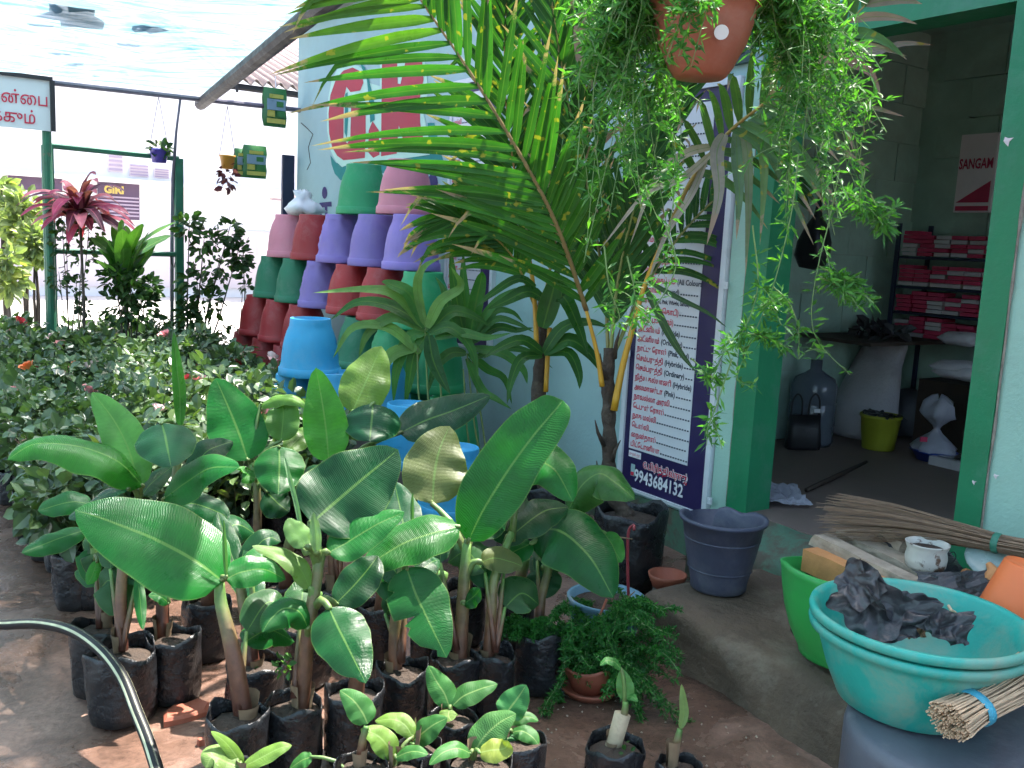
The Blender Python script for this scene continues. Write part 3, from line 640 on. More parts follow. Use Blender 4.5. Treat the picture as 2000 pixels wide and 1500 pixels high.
# ------------------------------------------------------------------ banana plants in black bags
leafmat('banana_leaf', veins=1, rough=.34, trans=.30, freq=75, slant=9, vein_amp=.09, midrib=(.16, .30, .07))
leafmat('young_leaf', veins=1, rough=.38, trans=.30, freq=26, slant=5, vein_amp=.10, ribw=.035)
pm('bag_plastic', (.014, .015, .018), .30, .3, 8, 1.0, 13, dirt=(.085, .070, .060), dscale=5, damt=.5, dlo=.5, dhi=.75, bdist=.02)
pm('soil', (.055, .036, .026), .9, .35, 18, .9, 60, bdist=.02)
def stemmat():
    m, t, b = newmat('pseudostem')
    uv = N(t, 'ShaderNodeUVMap'); sp_ = N(t, 'ShaderNodeSeparateXYZ'); t.links.new(uv.outputs[0], sp_.inputs[0])
    n1 = tex(t, 12, 5, .6); ad = N(t, 'ShaderNodeMath', operation='ADD'); t.links.new(sp_.outputs[1], ad.inputs[0])
    ml = N(t, 'ShaderNodeMath', operation='MULTIPLY_ADD'); t.links.new(n1.outputs[0], ml.inputs[0]); ml.inputs[1].default_value = .5; ml.inputs[2].default_value = -.25
    t.links.new(ml.outputs[0], ad.inputs[1])
    r = ramp(t, [(.05, (.075, .024, .014)), (.35, (.15, .065, .035)), (.60, (.15, .12, .05)), (.82, (.10, .18, .045)), (1, (.11, .23, .05))]); t.links.new(ad.outputs[0], r.inputs[0])
    st_ = tex(t, 30, 3); rr = ramp(t, [(.3, .7), (.7, 1.25)]); t.links.new(st_.outputs[0], rr.inputs[0])
    t.links.new(mixc(t, r.outputs[0], rr.outputs[0], 1.0, 'MULTIPLY'), b.inputs['Base Color']); b.inputs['Roughness'].default_value = .5
    bn = N(t, 'ShaderNodeBump'); bn.inputs['Strength'].default_value = .4; bn.inputs['Distance'].default_value = .004; t.links.new(st_.outputs[0], bn.inputs['Height']); t.links.new(bn.outputs[0], b.inputs['Normal'])
stemmat()
def uvtube(pts, rad, n=10, sub=10):
    C = catmull(pts, sub); rr = catmull([V((r, 0, 0)) for r in rad], sub); mb = MB(); mb.tube(C, [max(.001, q.x) for q in rr], n)
    mb.uv = [(k/n, i/sub) for i in range(sub+1) for k in range(n)]; return mb
def bag(parent, base, r, h, sd=0, soil=True, squash=1.0):
    rs = random.Random(sd); mb = MB(); n = 26; prof = [(.0, .004), (.75, .0), (.93, .03), (1.0, .2), (1.02, .5), (1.0, .8), (1.02, .93), (1.0, 1.0), (.985, 1.0), (.97, .93), (.95, .84)]
    ph = [rs.uniform(0, 6) for _ in range(6)]
    def fn(a, i, rr, hh):
        k = rr*r*(1 + .035*math.sin(3*a+ph[0]+hh*3) + .03*math.sin(7*a+ph[1]-hh*5) + .025*noise.noise((math.cos(a)*2, math.sin(a)*2, hh*4+sd)))
        z = hh*h
        if hh > .9: z += h*(.05*math.sin(2*a+ph[2]) + .035*math.sin(5*a+ph[3])); k *= 1+.05*math.sin(5*a+ph[4])
        return k, z
    mb.lathe(prof, n, base, fn, (V((1, 0, 0)), V((0, squash, 0)), UP)); b = mb.build('grow_bag', 'bag_plastic', parent, True)
    if soil:
        s = MB(); s.lathe([(.96, .83), (.7, .87), (.35, .90), (0, .91)], 18, base, lambda a, i, rr, hh: (rr*r*.96, hh*h+.008*noise.noise((a*2, rr*5, sd))), (V((1, 0, 0)), V((0, squash, 0)), UP)); s.build('soil', 'soil', parent, True)
    return b
def weed(t, P, sz_, c=(.05, .16, .03)):
    mb = MB(); scatter_leaves(mb, P, (sz_, sz_, sz_*.7), 26, sz_*.55, int(P.x*1000)); mb.build('weed', 'weed_leaf', t, kind='stuff')
leafmat('weed_leaf', rough=.5, trans=.25, island=True, base=(.06,.17,.035))
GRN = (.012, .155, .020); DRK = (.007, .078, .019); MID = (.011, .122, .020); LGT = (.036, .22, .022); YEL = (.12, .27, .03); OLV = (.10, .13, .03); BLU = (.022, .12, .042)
SEED = [0]
def banana_leaf(parent, pts, w, d, c, up=.75, cam=.8, fold=.18, droop=.3, tears=(), twist=0, wave=.07, mat='banana_leaf', prof=prof_banana, side=0, nu=22, nv=8, name='leaf'):
    """pts: midrib seen in the picture; d: depth of base and tip (metres)"""
    SEED[0] += 1; m = len(pts); P = [D(x, y, d[0]+(d[1]-d[0])*i/(m-1)) for i, (x, y) in enumerate(pts)]
    mid = P[m//2]; tocam = (CAM-mid).normalized(); nrm = (UP*up + tocam*cam + CX*side).normalized()
    T = (P[-1]-P[0]).normalized(); S = T.cross(nrm).normalized(); vis = max(.5, (S - tocam*S.dot(tocam)).length)
    ww = 1.12*w*dep(mid)/F/vis
    mb = leaf(P, ww, nrm, fold, droop, prof, nu, nv, wave, tears, SEED[0], twist)
    kk = rnd(.72, 1.0); return mb.build(name, mat, parent, True, color=tuple(x*kk for x in c))
def banana(label, bagpx, bw, bh, stem, srad, leaves, sd=0, cat='banana plant', grp='banana plants in black grow bags', name='banana_plant', petr=.006, extra=None, mat='banana_leaf', lean_d=0.0):
    """bagpx: foot of the bag in the picture"""
    B = G(*bagpx); d0 = dep(B); t = thing(name, label, cat, B, grp); r = bw*d0/F/2
    bag(t, B, r, bh, sd)
    SP_ = [D(x, y, d0+dd) for (x, y, dd) in stem]; s0 = SP_[0]
    base = V((s0.x, s0.y, bh*.8)) if s0.z > bh*.8 else s0
    C = ([base] if (base-s0).length > .01 else []) + SP_
    k = len(C); rad = [srad*(1.25-.6*i/(k-1)) for i in range(k)]
    uvtube(C, rad, 10, 14).build('stem', 'pseudostem', t, True)
    # old sheaths round the foot
    for q in range(2):
        a = rnd(0, 6.28); rr = srad*1.45; h_ = rnd(.05, .10); mb = MB(); mb.lathe([(rr, 0), (rr*1.02, h_*.5), (rr*1.25, h_)], 6, base-UP*.01, None, None, (a, a+1.8)); mb.build('dry_sheath', 'dry_leaf', t, True)
    top = SP_[-1]
    for L in leaves:
        kw = dict(L[4]) if len(L) > 4 else {}
        lf = banana_leaf(t, L[0], L[1], (d0+L[2][0], d0+L[2][1]), L[3], mat=mat, **kw)
        b0 = D(L[0][0][0], L[0][0][1], d0+L[2][0]); nx_ = D(L[0][1][0], L[0][1][1], d0+L[2][0]+(L[2][1]-L[2][0])/(len(L[0])-1))
        best = min(SP_, key=lambda q: (q-b0).length)
        if (best-b0).length > .012:
            h = best.lerp(b0, .5)+UP*.01; uvt = uvtube([best-UP*.03, h, b0, b0.lerp(nx_, .12)], [petr*1.5, petr*1.2, petr, petr*.7], 6, 6)
            uvt.uv = [(u, .8) for (u, v) in uvt.uv]; uvt.build('petiole', 'pseudostem', t, True)
    if extra: extra(t, B, d0)
    return t
pm('dry_leaf', (.22, .145, .085), .85, .3, 12, .3, 50)

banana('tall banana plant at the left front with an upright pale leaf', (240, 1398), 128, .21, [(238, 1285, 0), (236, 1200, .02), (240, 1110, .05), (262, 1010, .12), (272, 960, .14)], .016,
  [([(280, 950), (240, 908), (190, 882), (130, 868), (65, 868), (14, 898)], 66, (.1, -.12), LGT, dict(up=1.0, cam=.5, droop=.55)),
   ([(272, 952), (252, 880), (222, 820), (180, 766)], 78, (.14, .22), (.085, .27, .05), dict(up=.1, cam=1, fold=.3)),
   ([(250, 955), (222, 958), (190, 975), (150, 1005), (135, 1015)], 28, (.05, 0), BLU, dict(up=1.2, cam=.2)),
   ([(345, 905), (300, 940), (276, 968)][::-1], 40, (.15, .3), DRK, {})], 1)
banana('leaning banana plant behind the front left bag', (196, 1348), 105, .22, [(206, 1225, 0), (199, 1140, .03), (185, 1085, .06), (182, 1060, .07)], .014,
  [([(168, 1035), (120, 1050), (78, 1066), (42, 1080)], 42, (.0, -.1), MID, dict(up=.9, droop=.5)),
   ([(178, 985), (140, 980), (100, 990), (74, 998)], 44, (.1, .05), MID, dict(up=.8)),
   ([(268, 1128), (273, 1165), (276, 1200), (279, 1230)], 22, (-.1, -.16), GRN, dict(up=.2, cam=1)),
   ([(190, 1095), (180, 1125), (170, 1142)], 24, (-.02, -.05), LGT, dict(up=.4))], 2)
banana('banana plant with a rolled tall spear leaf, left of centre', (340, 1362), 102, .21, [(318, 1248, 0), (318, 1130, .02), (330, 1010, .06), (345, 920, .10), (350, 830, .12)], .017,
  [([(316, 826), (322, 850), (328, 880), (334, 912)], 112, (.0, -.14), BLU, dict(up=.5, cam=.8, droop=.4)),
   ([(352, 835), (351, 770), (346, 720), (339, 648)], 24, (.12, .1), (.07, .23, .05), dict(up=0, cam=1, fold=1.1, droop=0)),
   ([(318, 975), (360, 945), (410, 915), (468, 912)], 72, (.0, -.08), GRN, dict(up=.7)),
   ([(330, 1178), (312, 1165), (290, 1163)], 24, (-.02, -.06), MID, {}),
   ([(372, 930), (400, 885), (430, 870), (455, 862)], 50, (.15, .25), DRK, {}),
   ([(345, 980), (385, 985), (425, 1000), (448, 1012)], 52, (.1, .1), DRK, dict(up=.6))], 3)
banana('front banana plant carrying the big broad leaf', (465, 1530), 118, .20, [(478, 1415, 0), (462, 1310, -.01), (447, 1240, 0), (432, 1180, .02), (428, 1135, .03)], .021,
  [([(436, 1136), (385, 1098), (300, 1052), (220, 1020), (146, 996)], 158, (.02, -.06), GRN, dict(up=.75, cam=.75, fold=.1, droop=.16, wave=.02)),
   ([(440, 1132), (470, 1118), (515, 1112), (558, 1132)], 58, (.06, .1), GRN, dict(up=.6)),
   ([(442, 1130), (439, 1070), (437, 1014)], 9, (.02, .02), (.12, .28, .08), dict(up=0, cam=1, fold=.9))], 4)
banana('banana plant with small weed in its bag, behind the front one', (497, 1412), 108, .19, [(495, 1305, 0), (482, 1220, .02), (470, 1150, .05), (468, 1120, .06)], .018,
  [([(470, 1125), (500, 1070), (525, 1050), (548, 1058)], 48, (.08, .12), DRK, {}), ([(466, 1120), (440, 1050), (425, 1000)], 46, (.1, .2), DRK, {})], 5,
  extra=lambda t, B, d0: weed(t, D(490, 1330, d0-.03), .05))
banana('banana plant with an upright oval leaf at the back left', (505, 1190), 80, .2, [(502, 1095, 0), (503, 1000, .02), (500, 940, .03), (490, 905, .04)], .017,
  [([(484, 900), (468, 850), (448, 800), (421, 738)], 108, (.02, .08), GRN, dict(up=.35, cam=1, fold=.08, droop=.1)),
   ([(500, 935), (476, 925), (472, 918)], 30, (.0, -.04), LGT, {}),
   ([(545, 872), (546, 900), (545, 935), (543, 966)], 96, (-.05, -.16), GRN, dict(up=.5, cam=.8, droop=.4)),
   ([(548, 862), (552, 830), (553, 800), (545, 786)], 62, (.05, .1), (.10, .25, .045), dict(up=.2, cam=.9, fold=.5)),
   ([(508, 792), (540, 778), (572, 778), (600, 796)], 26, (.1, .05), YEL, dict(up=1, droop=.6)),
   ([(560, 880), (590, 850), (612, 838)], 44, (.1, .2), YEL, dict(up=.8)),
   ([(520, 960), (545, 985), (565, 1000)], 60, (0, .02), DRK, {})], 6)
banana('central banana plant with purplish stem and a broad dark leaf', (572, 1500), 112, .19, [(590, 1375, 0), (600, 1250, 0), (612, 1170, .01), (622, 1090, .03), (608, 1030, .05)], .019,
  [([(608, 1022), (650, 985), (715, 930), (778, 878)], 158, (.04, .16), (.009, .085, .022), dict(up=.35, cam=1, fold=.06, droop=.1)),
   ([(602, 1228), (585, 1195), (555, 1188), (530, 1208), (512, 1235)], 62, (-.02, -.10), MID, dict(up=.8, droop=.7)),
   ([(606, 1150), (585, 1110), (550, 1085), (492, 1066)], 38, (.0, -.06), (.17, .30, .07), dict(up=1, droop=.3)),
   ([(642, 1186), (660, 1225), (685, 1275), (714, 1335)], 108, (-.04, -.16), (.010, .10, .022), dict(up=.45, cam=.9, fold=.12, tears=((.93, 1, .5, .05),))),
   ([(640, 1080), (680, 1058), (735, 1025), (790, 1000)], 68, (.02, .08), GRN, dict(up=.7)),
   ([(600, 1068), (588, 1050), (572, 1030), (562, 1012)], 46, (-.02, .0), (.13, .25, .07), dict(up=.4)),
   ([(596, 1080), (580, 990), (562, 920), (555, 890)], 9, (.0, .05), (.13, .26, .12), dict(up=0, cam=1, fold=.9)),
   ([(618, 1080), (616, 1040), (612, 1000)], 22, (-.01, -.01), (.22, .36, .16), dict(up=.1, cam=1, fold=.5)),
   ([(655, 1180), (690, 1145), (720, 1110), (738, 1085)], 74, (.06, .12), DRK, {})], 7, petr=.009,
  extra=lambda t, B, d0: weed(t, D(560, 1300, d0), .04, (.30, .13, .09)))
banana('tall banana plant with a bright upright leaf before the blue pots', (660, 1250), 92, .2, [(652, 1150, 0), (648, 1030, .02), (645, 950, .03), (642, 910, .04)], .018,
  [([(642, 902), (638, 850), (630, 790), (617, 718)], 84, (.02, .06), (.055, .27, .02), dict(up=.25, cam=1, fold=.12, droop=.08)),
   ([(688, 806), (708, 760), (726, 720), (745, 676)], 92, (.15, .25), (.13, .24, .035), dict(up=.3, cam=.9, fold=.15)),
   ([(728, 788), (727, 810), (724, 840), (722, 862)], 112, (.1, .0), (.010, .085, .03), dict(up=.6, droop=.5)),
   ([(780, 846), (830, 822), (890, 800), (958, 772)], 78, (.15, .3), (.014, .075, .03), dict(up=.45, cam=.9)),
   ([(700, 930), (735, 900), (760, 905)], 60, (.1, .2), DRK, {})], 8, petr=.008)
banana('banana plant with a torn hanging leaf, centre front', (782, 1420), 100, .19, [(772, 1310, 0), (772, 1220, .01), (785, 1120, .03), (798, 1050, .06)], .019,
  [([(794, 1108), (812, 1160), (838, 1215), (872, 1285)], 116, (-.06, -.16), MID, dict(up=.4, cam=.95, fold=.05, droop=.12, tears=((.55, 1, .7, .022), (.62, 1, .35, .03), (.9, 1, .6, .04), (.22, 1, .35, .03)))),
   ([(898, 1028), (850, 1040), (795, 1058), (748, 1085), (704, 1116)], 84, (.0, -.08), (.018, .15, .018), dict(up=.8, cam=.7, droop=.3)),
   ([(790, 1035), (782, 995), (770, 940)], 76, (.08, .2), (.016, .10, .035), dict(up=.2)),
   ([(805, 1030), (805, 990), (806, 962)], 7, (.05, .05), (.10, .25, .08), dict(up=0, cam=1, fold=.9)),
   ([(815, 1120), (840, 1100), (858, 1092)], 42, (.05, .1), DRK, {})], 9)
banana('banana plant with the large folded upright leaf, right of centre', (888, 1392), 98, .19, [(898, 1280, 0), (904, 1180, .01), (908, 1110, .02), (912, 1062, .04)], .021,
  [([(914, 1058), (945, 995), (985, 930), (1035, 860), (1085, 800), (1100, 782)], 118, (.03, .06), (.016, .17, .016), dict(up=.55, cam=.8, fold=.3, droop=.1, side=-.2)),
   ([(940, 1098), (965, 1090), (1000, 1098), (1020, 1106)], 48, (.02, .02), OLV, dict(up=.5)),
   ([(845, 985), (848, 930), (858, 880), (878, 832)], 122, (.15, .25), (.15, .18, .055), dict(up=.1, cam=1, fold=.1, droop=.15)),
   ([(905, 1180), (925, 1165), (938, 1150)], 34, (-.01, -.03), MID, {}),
   ([(925, 1045), (960, 1010), (990, 1000)], 70, (.08, .15), DRK, {})], 10, petr=.009)
banana('slender banana plant between the centre leaf and the fern bag', (962, 1395), 78, .20, [(956, 1262, 0), (960, 1190, .01), (968, 1120, .03), (1000, 1040, .08)], .017,
  [([(1015, 905), (1045, 898), (1085, 920), (1119, 980)], 96, (.12, .02), GRN, dict(up=.7, cam=.8, droop=.35)),
   ([(985, 1065), (1000, 1010), (1012, 955)], 84, (.1, .2), DRK, {}),
   ([(1000, 1045), (1060, 1000), (1110, 990)], 66, (.1, .2), DRK, {})], 11, petr=.008)
banana('banana plant with a broad drooping leaf beside the big palm bag', (1050, 1345), 92, .2, [(1052, 1230, 0), (1058, 1165, .01), (1072, 1110, .03), (1078, 1055, .05)], .016,
  [([(1035, 1040), (1090, 1036), (1150, 1085), (1198, 1168)], 128, (.02, -.16), (.009, .105, .020), dict(up=.65, cam=.8, fold=.04, droop=.3)),
   ([(1108, 1000), (1135, 950), (1170, 925), (1205, 945), (1240, 976)], 70, (.1, .0), (.045, .15, .03), dict(up=.9, cam=.6, droop=.6)),
   ([(1178, 1040), (1195, 1068), (1215, 1098)], 50, (.05, .0), LGT, dict(up=.6)),
   ([(1040, 1060), (1000, 1080), (985, 1095)], 50, (-.02, -.06), GRN, {}),
   ([(1060, 1110), (1062, 1140), (1060, 1170)], 70, (.05, 0), DRK, dict(up=.2))], 12, petr=.009)
# dark bags standing among them
for (x, y, w_, lab) in ((405, 1280, 92, 'black bag with dead banana stump behind the big leaf'), (690, 1478, 112, 'shaded black bag between the two front banana plants'), (600, 1330, 92, 'black bag in deep shade behind the central stem'), (840, 1330, 80, 'shaded black bag behind the torn leaf'), (555, 1240, 84, 'black bag in the dark under the leaves, centre left'), (1005, 1260, 70, 'black bag near the fern, with a leaning stump'), (740, 1290, 86, 'dark bag with stump under the hanging leaves'), (905, 1250, 80, 'dark bag at the back of the banana group')):
    B = G(x, y); d0 = dep(B); t = thing('banana_plant', lab, 'banana plant', B, 'banana plants in black grow bags'); bag(t, B, w_*d0/F/2, .2, x); h = .1+.15*random.random()
    uvtube([B+UP*.16, B+UP*(.2+h*.5)+CX*.01, B+UP*(.2+h)+CX*.03], [.024, .021, .017], 9, 8).build('stem', 'pseudostem', t, True)

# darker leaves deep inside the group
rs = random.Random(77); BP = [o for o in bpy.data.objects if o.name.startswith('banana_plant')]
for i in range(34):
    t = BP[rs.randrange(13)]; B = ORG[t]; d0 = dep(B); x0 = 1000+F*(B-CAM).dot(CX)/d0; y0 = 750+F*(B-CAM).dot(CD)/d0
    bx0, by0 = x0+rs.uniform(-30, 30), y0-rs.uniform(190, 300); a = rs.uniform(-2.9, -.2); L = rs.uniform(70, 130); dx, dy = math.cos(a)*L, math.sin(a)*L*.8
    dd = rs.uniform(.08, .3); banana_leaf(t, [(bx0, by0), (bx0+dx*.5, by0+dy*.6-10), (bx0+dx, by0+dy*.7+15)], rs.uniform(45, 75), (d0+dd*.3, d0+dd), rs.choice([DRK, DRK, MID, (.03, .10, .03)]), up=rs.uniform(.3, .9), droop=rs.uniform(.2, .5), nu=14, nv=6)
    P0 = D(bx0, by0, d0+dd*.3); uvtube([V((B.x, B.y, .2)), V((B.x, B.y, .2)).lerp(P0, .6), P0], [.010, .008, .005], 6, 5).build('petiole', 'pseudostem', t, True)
# ------------------------------------------------------------------ palms
leafmat('palm_leaflet', veins=1, rough=.36, trans=.33, freq=1.0, slant=16, vein_amp=.10, midrib=(.11, .22, .035), ribw=.05, dry=(.36, .25, .17), spots=True)
leafmat('palm_fresh', veins=1, rough=.36, trans=.36, freq=1.0, slant=16, vein_amp=.10, midrib=(.11, .22, .035), ribw=.05)
pm('rachis', None, .5, .15, 12, .15, 40, objcol=True)
pm('trunk', (.060, .042, .030), .9, .45, 16, .9, 45, dirt=(.17, .13, .09), dscale=9, damt=.6, bdist=.02)
PG = (.036, .15, .016); PG2 = (.024, .105, .014); PGY = (.09, .21, .015); DRYC = (.34, .25, .18)
def path3(pts):      # (px, py, depth)
    return [D(x, y, d) for (x, y, d) in pts]
def frond(t, pts, rr, nl, lw, lenL, lenR, start=.12, ang=55, droopL=.25, droopR=.25, c=PG, rc=(.42, .24, .02), face=None, mat='palm_leaflet', yellow=None, seed=0, sides=(1, -1), fwd=None, angL=None, dryp=0.0, tip=1.0, wob=.1):
    rs = random.Random(seed); P = path3(pts); n = 40; C = catmull(P, n)
    mb = MB(); mb.tube(C, [rr*(1-.78*i/n) for i in range(n+1)], 8, flat=.7); fo = mb.build('frond', 'rachis', t, True, color=rc)
    face = face or (CAM-C[n//2]).normalized()
    for sdn in sides:
        for i in range(nl):
            u = start + (tip-start)*(i+.3*rs.random())/nl; k = min(n-1, int(u*n)); c0 = C[k].lerp(C[k+1], u*n-k)
            T = (C[k+1]-C[k]).normalized(); S = T.cross(face).normalized()*sdn
            a = R((angL if sdn < 0 and angL else ang)*(1-.45*u if not (sdn < 0 and angL) else .8+.6*u)+rs.uniform(-5, 5)); L = (lenR if sdn > 0 else lenL)*(math.sin(math.pi*(.18+.72*u))**.7)*rs.uniform(.88, 1.08)
            d = (T*math.cos(a) + S*math.sin(a) + face*rs.uniform(-wob, wob)).normalized(); dr = (droopR if sdn > 0 else droopL)*rs.uniform(.6, 1.5)
            pts_ = [c0 + d*(L*q) - UP*(dr*L*q*q) + face*(.04*L*q) for q in (0, .25, .5, .75, 1)]
            if rs.random() < .25: pts_[-1] = pts_[-2] + (pts_[-1]-pts_[-2])*.55 - UP*L*.2
            nrm = (face + UP*.35 - T*.3).normalized()
            cc = c
            if yellow and sdn == yellow[0] and yellow[1] < u < yellow[2]: cc = tuple(a_*(1-.75)+b_*.75 for a_, b_ in zip(c, PGY))
            kk = rs.uniform(.75, 1.25); cc = tuple(x*kk for x in cc)
            m_ = mat
            if rs.random() < dryp: cc = tuple(x*rs.uniform(.7, 1.1) for x in DRYC)
            leaf(pts_, lw*rs.uniform(.8, 1.15), nrm, .45, .05, prof_lance, 8, 2, .02, (), i+seed).build('leaflet', m_, fo, True, color=cc)
    return fo
def bigbag(t, base, r, h, sd): return bag(t, base, r, h, sd)
# coconut palm in the big dark bag
bA = G(1222, 1135); dA = dep(bA)
pa = thing('coconut_palm', 'young coconut palm with yellow leaf stalks in a big blue-black bag by the board', 'palm', bA)
bag(pa, bA, .155, .33, 77)
tr = MB(); C = catmull([bA+UP*.27, D(1192, 950, dA), D(1190, 850, dA), D(1188, 760, dA), D(1190, 680, dA)], 26)
tr.tube(C, [.036*(1+.16*math.sin(i*1.7)*(1 if i < 22 else .3)) * (1.0-.012*i) for i in range(27)], 12); tr.build('trunk', 'trunk', pa, True)
for i, (x, y, x2, y2) in enumerate(((1180, 870, 1162, 820), (1178, 960, 1165, 900), (1200, 700, 1212, 640), (1185, 740, 1172, 690), (1196, 900, 1212, 860))):
    mb = MB(); mb.tube([D(x, y, dA-.02), D((x+x2)/2-3, (y+y2)/2, dA-.05), D(x2, y2, dA-.06)], [.012, .008, .002], 5); mb.build('fibre', 'trunk', pa, True)
OR = (.50, .26, .015)
mb = MB(); mb.tube(catmull([D(1199, 802, dA-.05), D(1215, 720, dA-.06), D(1236, 640, dA-.08), D(1262, 550, dA-.1), D(1312, 432, dA-.12)], 14), [.0215-.0007*i for i in range(15)], 9, flat=.75); mb.build('leaf_stalk', 'rachis', pa, True, color=OR, label='long yellow leaf stalk leaning right')
mb = MB(); mb.tube(catmull([D(1176, 755, dA-.05), D(1166, 690, dA-.06), D(1145, 606, dA-.08)], 10), [.016-.0006*i for i in range(11)], 9, flat=.75); mb.build('leaf_stalk', 'rachis', pa, True, color=OR, label='short yellow leaf stalk leaning left')
frond(pa, [(1145, 606, dA-.08), (1095, 460, dA-.25), (1040, 345, dA-.35), (930, 160, dA-.45), (825, 5, dA-.5), (770, -80, dA-.52)], .013, 31, .043, .74, .46, .02, 50, .10, -.05, c=(.032, .14, .014), rc=(.24, .16, .06), yellow=(-1, .72, 1.0), seed=1, wob=.04, angL=48)
frond(pa, [(1312, 432, dA-.12), (1352, 350, dA-.3), (1420, 262, dA-.5), (1500, 195, dA-.7), (1600, 100, dA-.85), (1710, -10, dA-.95)], .012, 16, .036, .38, .36, .22, 58, .35, .5, c=(.075, .17, .05), rc=(.36, .27, .08), seed=2, dryp=.22)
frond(pa, [(1192, 700, dA), (1205, 560, dA+.02), (1235, 420, dA-.05), (1290, 250, dA-.12), (1330, 150, dA-.2)], .013, 24, .042, .42, .40, .12, 30, .05, .1, c=PG2, rc=(.20, .22, .05), seed=3)
frond(pa, [(1188, 690, dA+.02), (1180, 560, dA+.08), (1150, 380, dA+.1), (1110, 200, dA), (1080, 20, dA-.1), (1070, -80, dA-.1)], .013, 26, .042, .45, .40, .14, 34, .05, .08, c=PG2, rc=(.20, .18, .05), seed=4)
frond(pa, [(1195, 700, dA+.03), (1260, 560, dA+.12), (1345, 440, dA+.15), (1440, 360, dA+.1), (1560, 330, dA)], .011, 18, .034, .34, .34, .3, 48, .4, .4, c=PG2, rc=(.20, .2, .05), seed=5)
# long drooping dry leaflets of the right-hand frond
fr_ = [o for o in pa.children if o.name.startswith('frond')][1]
for i, (pts, w_, cc) in enumerate((([(1415, 262), (1400, 300), (1404, 380), (1380, 480)], 24, (.30, .26, .20)), ([(1438, 250), (1440, 320), (1444, 380), (1438, 470)], 20, (.12, .20, .09)), ([(1450, 245), (1460, 300), (1462, 400), (1456, 540)], 17, (.17, .20, .10)), ([(1455, 240), (1488, 290), (1492, 360), (1484, 480)], 17, (.14, .23, .07)), ([(1465, 232), (1500, 290), (1530, 350), (1590, 480)], 20, (.11, .20, .08)), ([(1475, 222), (1540, 290), (1590, 350), (1632, 400)], 26, (.10, .20, .07)), ([(1482, 212), (1560, 250), (1620, 280), (1700, 330)], 24, (.10, .20, .09)), ([(1490, 205), (1580, 200), (1680, 205), (1768, 228)], 17, (.20, .22, .10)),
        ([(1560, 120), (1680, 110), (1760, 86), (1825, 88)], 14, (.40, .33, .26)), ([(1400, 285), (1340, 300), (1280, 350), (1230, 480)], 15, (.40, .32, .24)), ([(1395, 295), (1330, 350), (1260, 380), (1170, 490)], 13, (.42, .35, .28)), ([(1380, 310), (1350, 380), (1300, 460), (1262, 560)], 12, (.36, .30, .24)), ([(1260, 560), (1300, 640), (1330, 690), (1362, 730)], 14, (.05, .10, .03)), ([(1262, 548), (1320, 580), (1380, 610), (1420, 640)], 9, (.04, .09, .03)))):
    d_ = dA-.5 if i < 9 else (dA-.42 if i < 12 else dA-.1); P = [D(x, y, d_-.05*k) for k, (x, y) in enumerate(pts)]
    leaf(P, w_*d_/F*1.15, (CAM-P[1]).normalized()+UP*.2, .35, .05, prof_lance, 14, 2, .03, (), i).build('leaflet', 'palm_leaflet' if i < 9 else 'palm_fresh', fr_, True, color=cc)
# second palm nearer the wall
bB = G(1068, 1060); dB = dep(bB)
pb = thing('coconut_palm', 'second young palm with an orange stalk, standing behind by the bare wall', 'palm', bB)
bag(pb, bB, .12, .28, 78)
tr = MB(); C = catmull([bB+UP*.22, D(1052, 900, dB), D(1052, 760, dB), D(1058, 690, dB), D(1062, 580, dB)], 22)
tr.tube(C, [.042*(1+.10*math.sin(i*1.9))*(1-.014*i) for i in range(23)], 12); tr.build('trunk', 'trunk', pb, True)
mb = MB(); mb.tube(catmull([D(1066, 765, dB-.05), D(1070, 690, dB-.06), D(1074, 640, dB-.06)], 8), .017, 8, flat=.7); mb.build('leaf_stalk', 'rachis', pb, True, color=OR)
mb = MB(); mb.tube(catmull([D(1048, 690, dB-.05), D(1046, 620, dB-.06), D(1040, 545, dB-.06), D(1020, 420, dB-.05)], 10), [.019-.0006*i for i in range(11)], 8, flat=.7); mb.build('leaf_stalk', 'rachis', pb, True, color=OR)
frond(pb, [(1040, 545, dB-.06), (1020, 420, dB-.1), (1000, 300, dB-.2), (985, 150, dB-.3), (990, -10, dB-.4)], .012, 26, .046, .52, .42, .10, 50, .15, .1, c=PG2, rc=(.30, .17, .05), seed=6)
frond(pb, [(1062, 590, dB), (1085, 470, dB-.05), (1120, 300, dB-.1), (1150, 120, dB-.2), (1165, -20, dB-.3)], .012, 22, .044, .46, .44, .14, 45, .15, .15, c=PG2, rc=(.25, .18, .05), seed=7, dryp=.08)
frond(pb, [(1045, 600, dB-.02), (1000, 500, dB-.1), (930, 440, dB-.2), (860, 420, dB-.25)], .010, 18, .042, .40, .40, .2, 40, .25, .25, c=PG, rc=(.30, .22, .05), seed=8)
for i, (pts, w_) in enumerate((([(1062, 585), (1030, 570), (985, 590), (950, 605)], 30), ([(1070, 590), (1100, 580), (1130, 640), (1150, 700)], 30), ([(1060, 690), (1020, 665), (975, 680), (945, 700)], 26), ([(1062, 690), (1110, 665), (1150, 690), (1185, 740)], 34), ([(1065, 690), (1110, 690), (1130, 730), (1132, 760)], 24), ([(1058, 695), (1020, 700), (1000, 740), (990, 790)], 22), ([(1062, 690), (1100, 640), (1150, 630), (1190, 640)], 26), ([(1060, 640), (1080, 570), (1090, 520)], 40), ([(1046, 560), (1010, 545), (960, 575), (930, 600)], 20))):
    P = [D(x, y, dB-.1-.04*k) for k, (x, y) in enumerate(pts)]
    leaf(P, w_*dB/F, (UP*.8+(CAM-P[1]).normalized()).normalized(), .3, .1, prof_lance, 12, 3, .03, (), i+50).build('leaf', 'palm_fresh', pb, True, color=PG2)
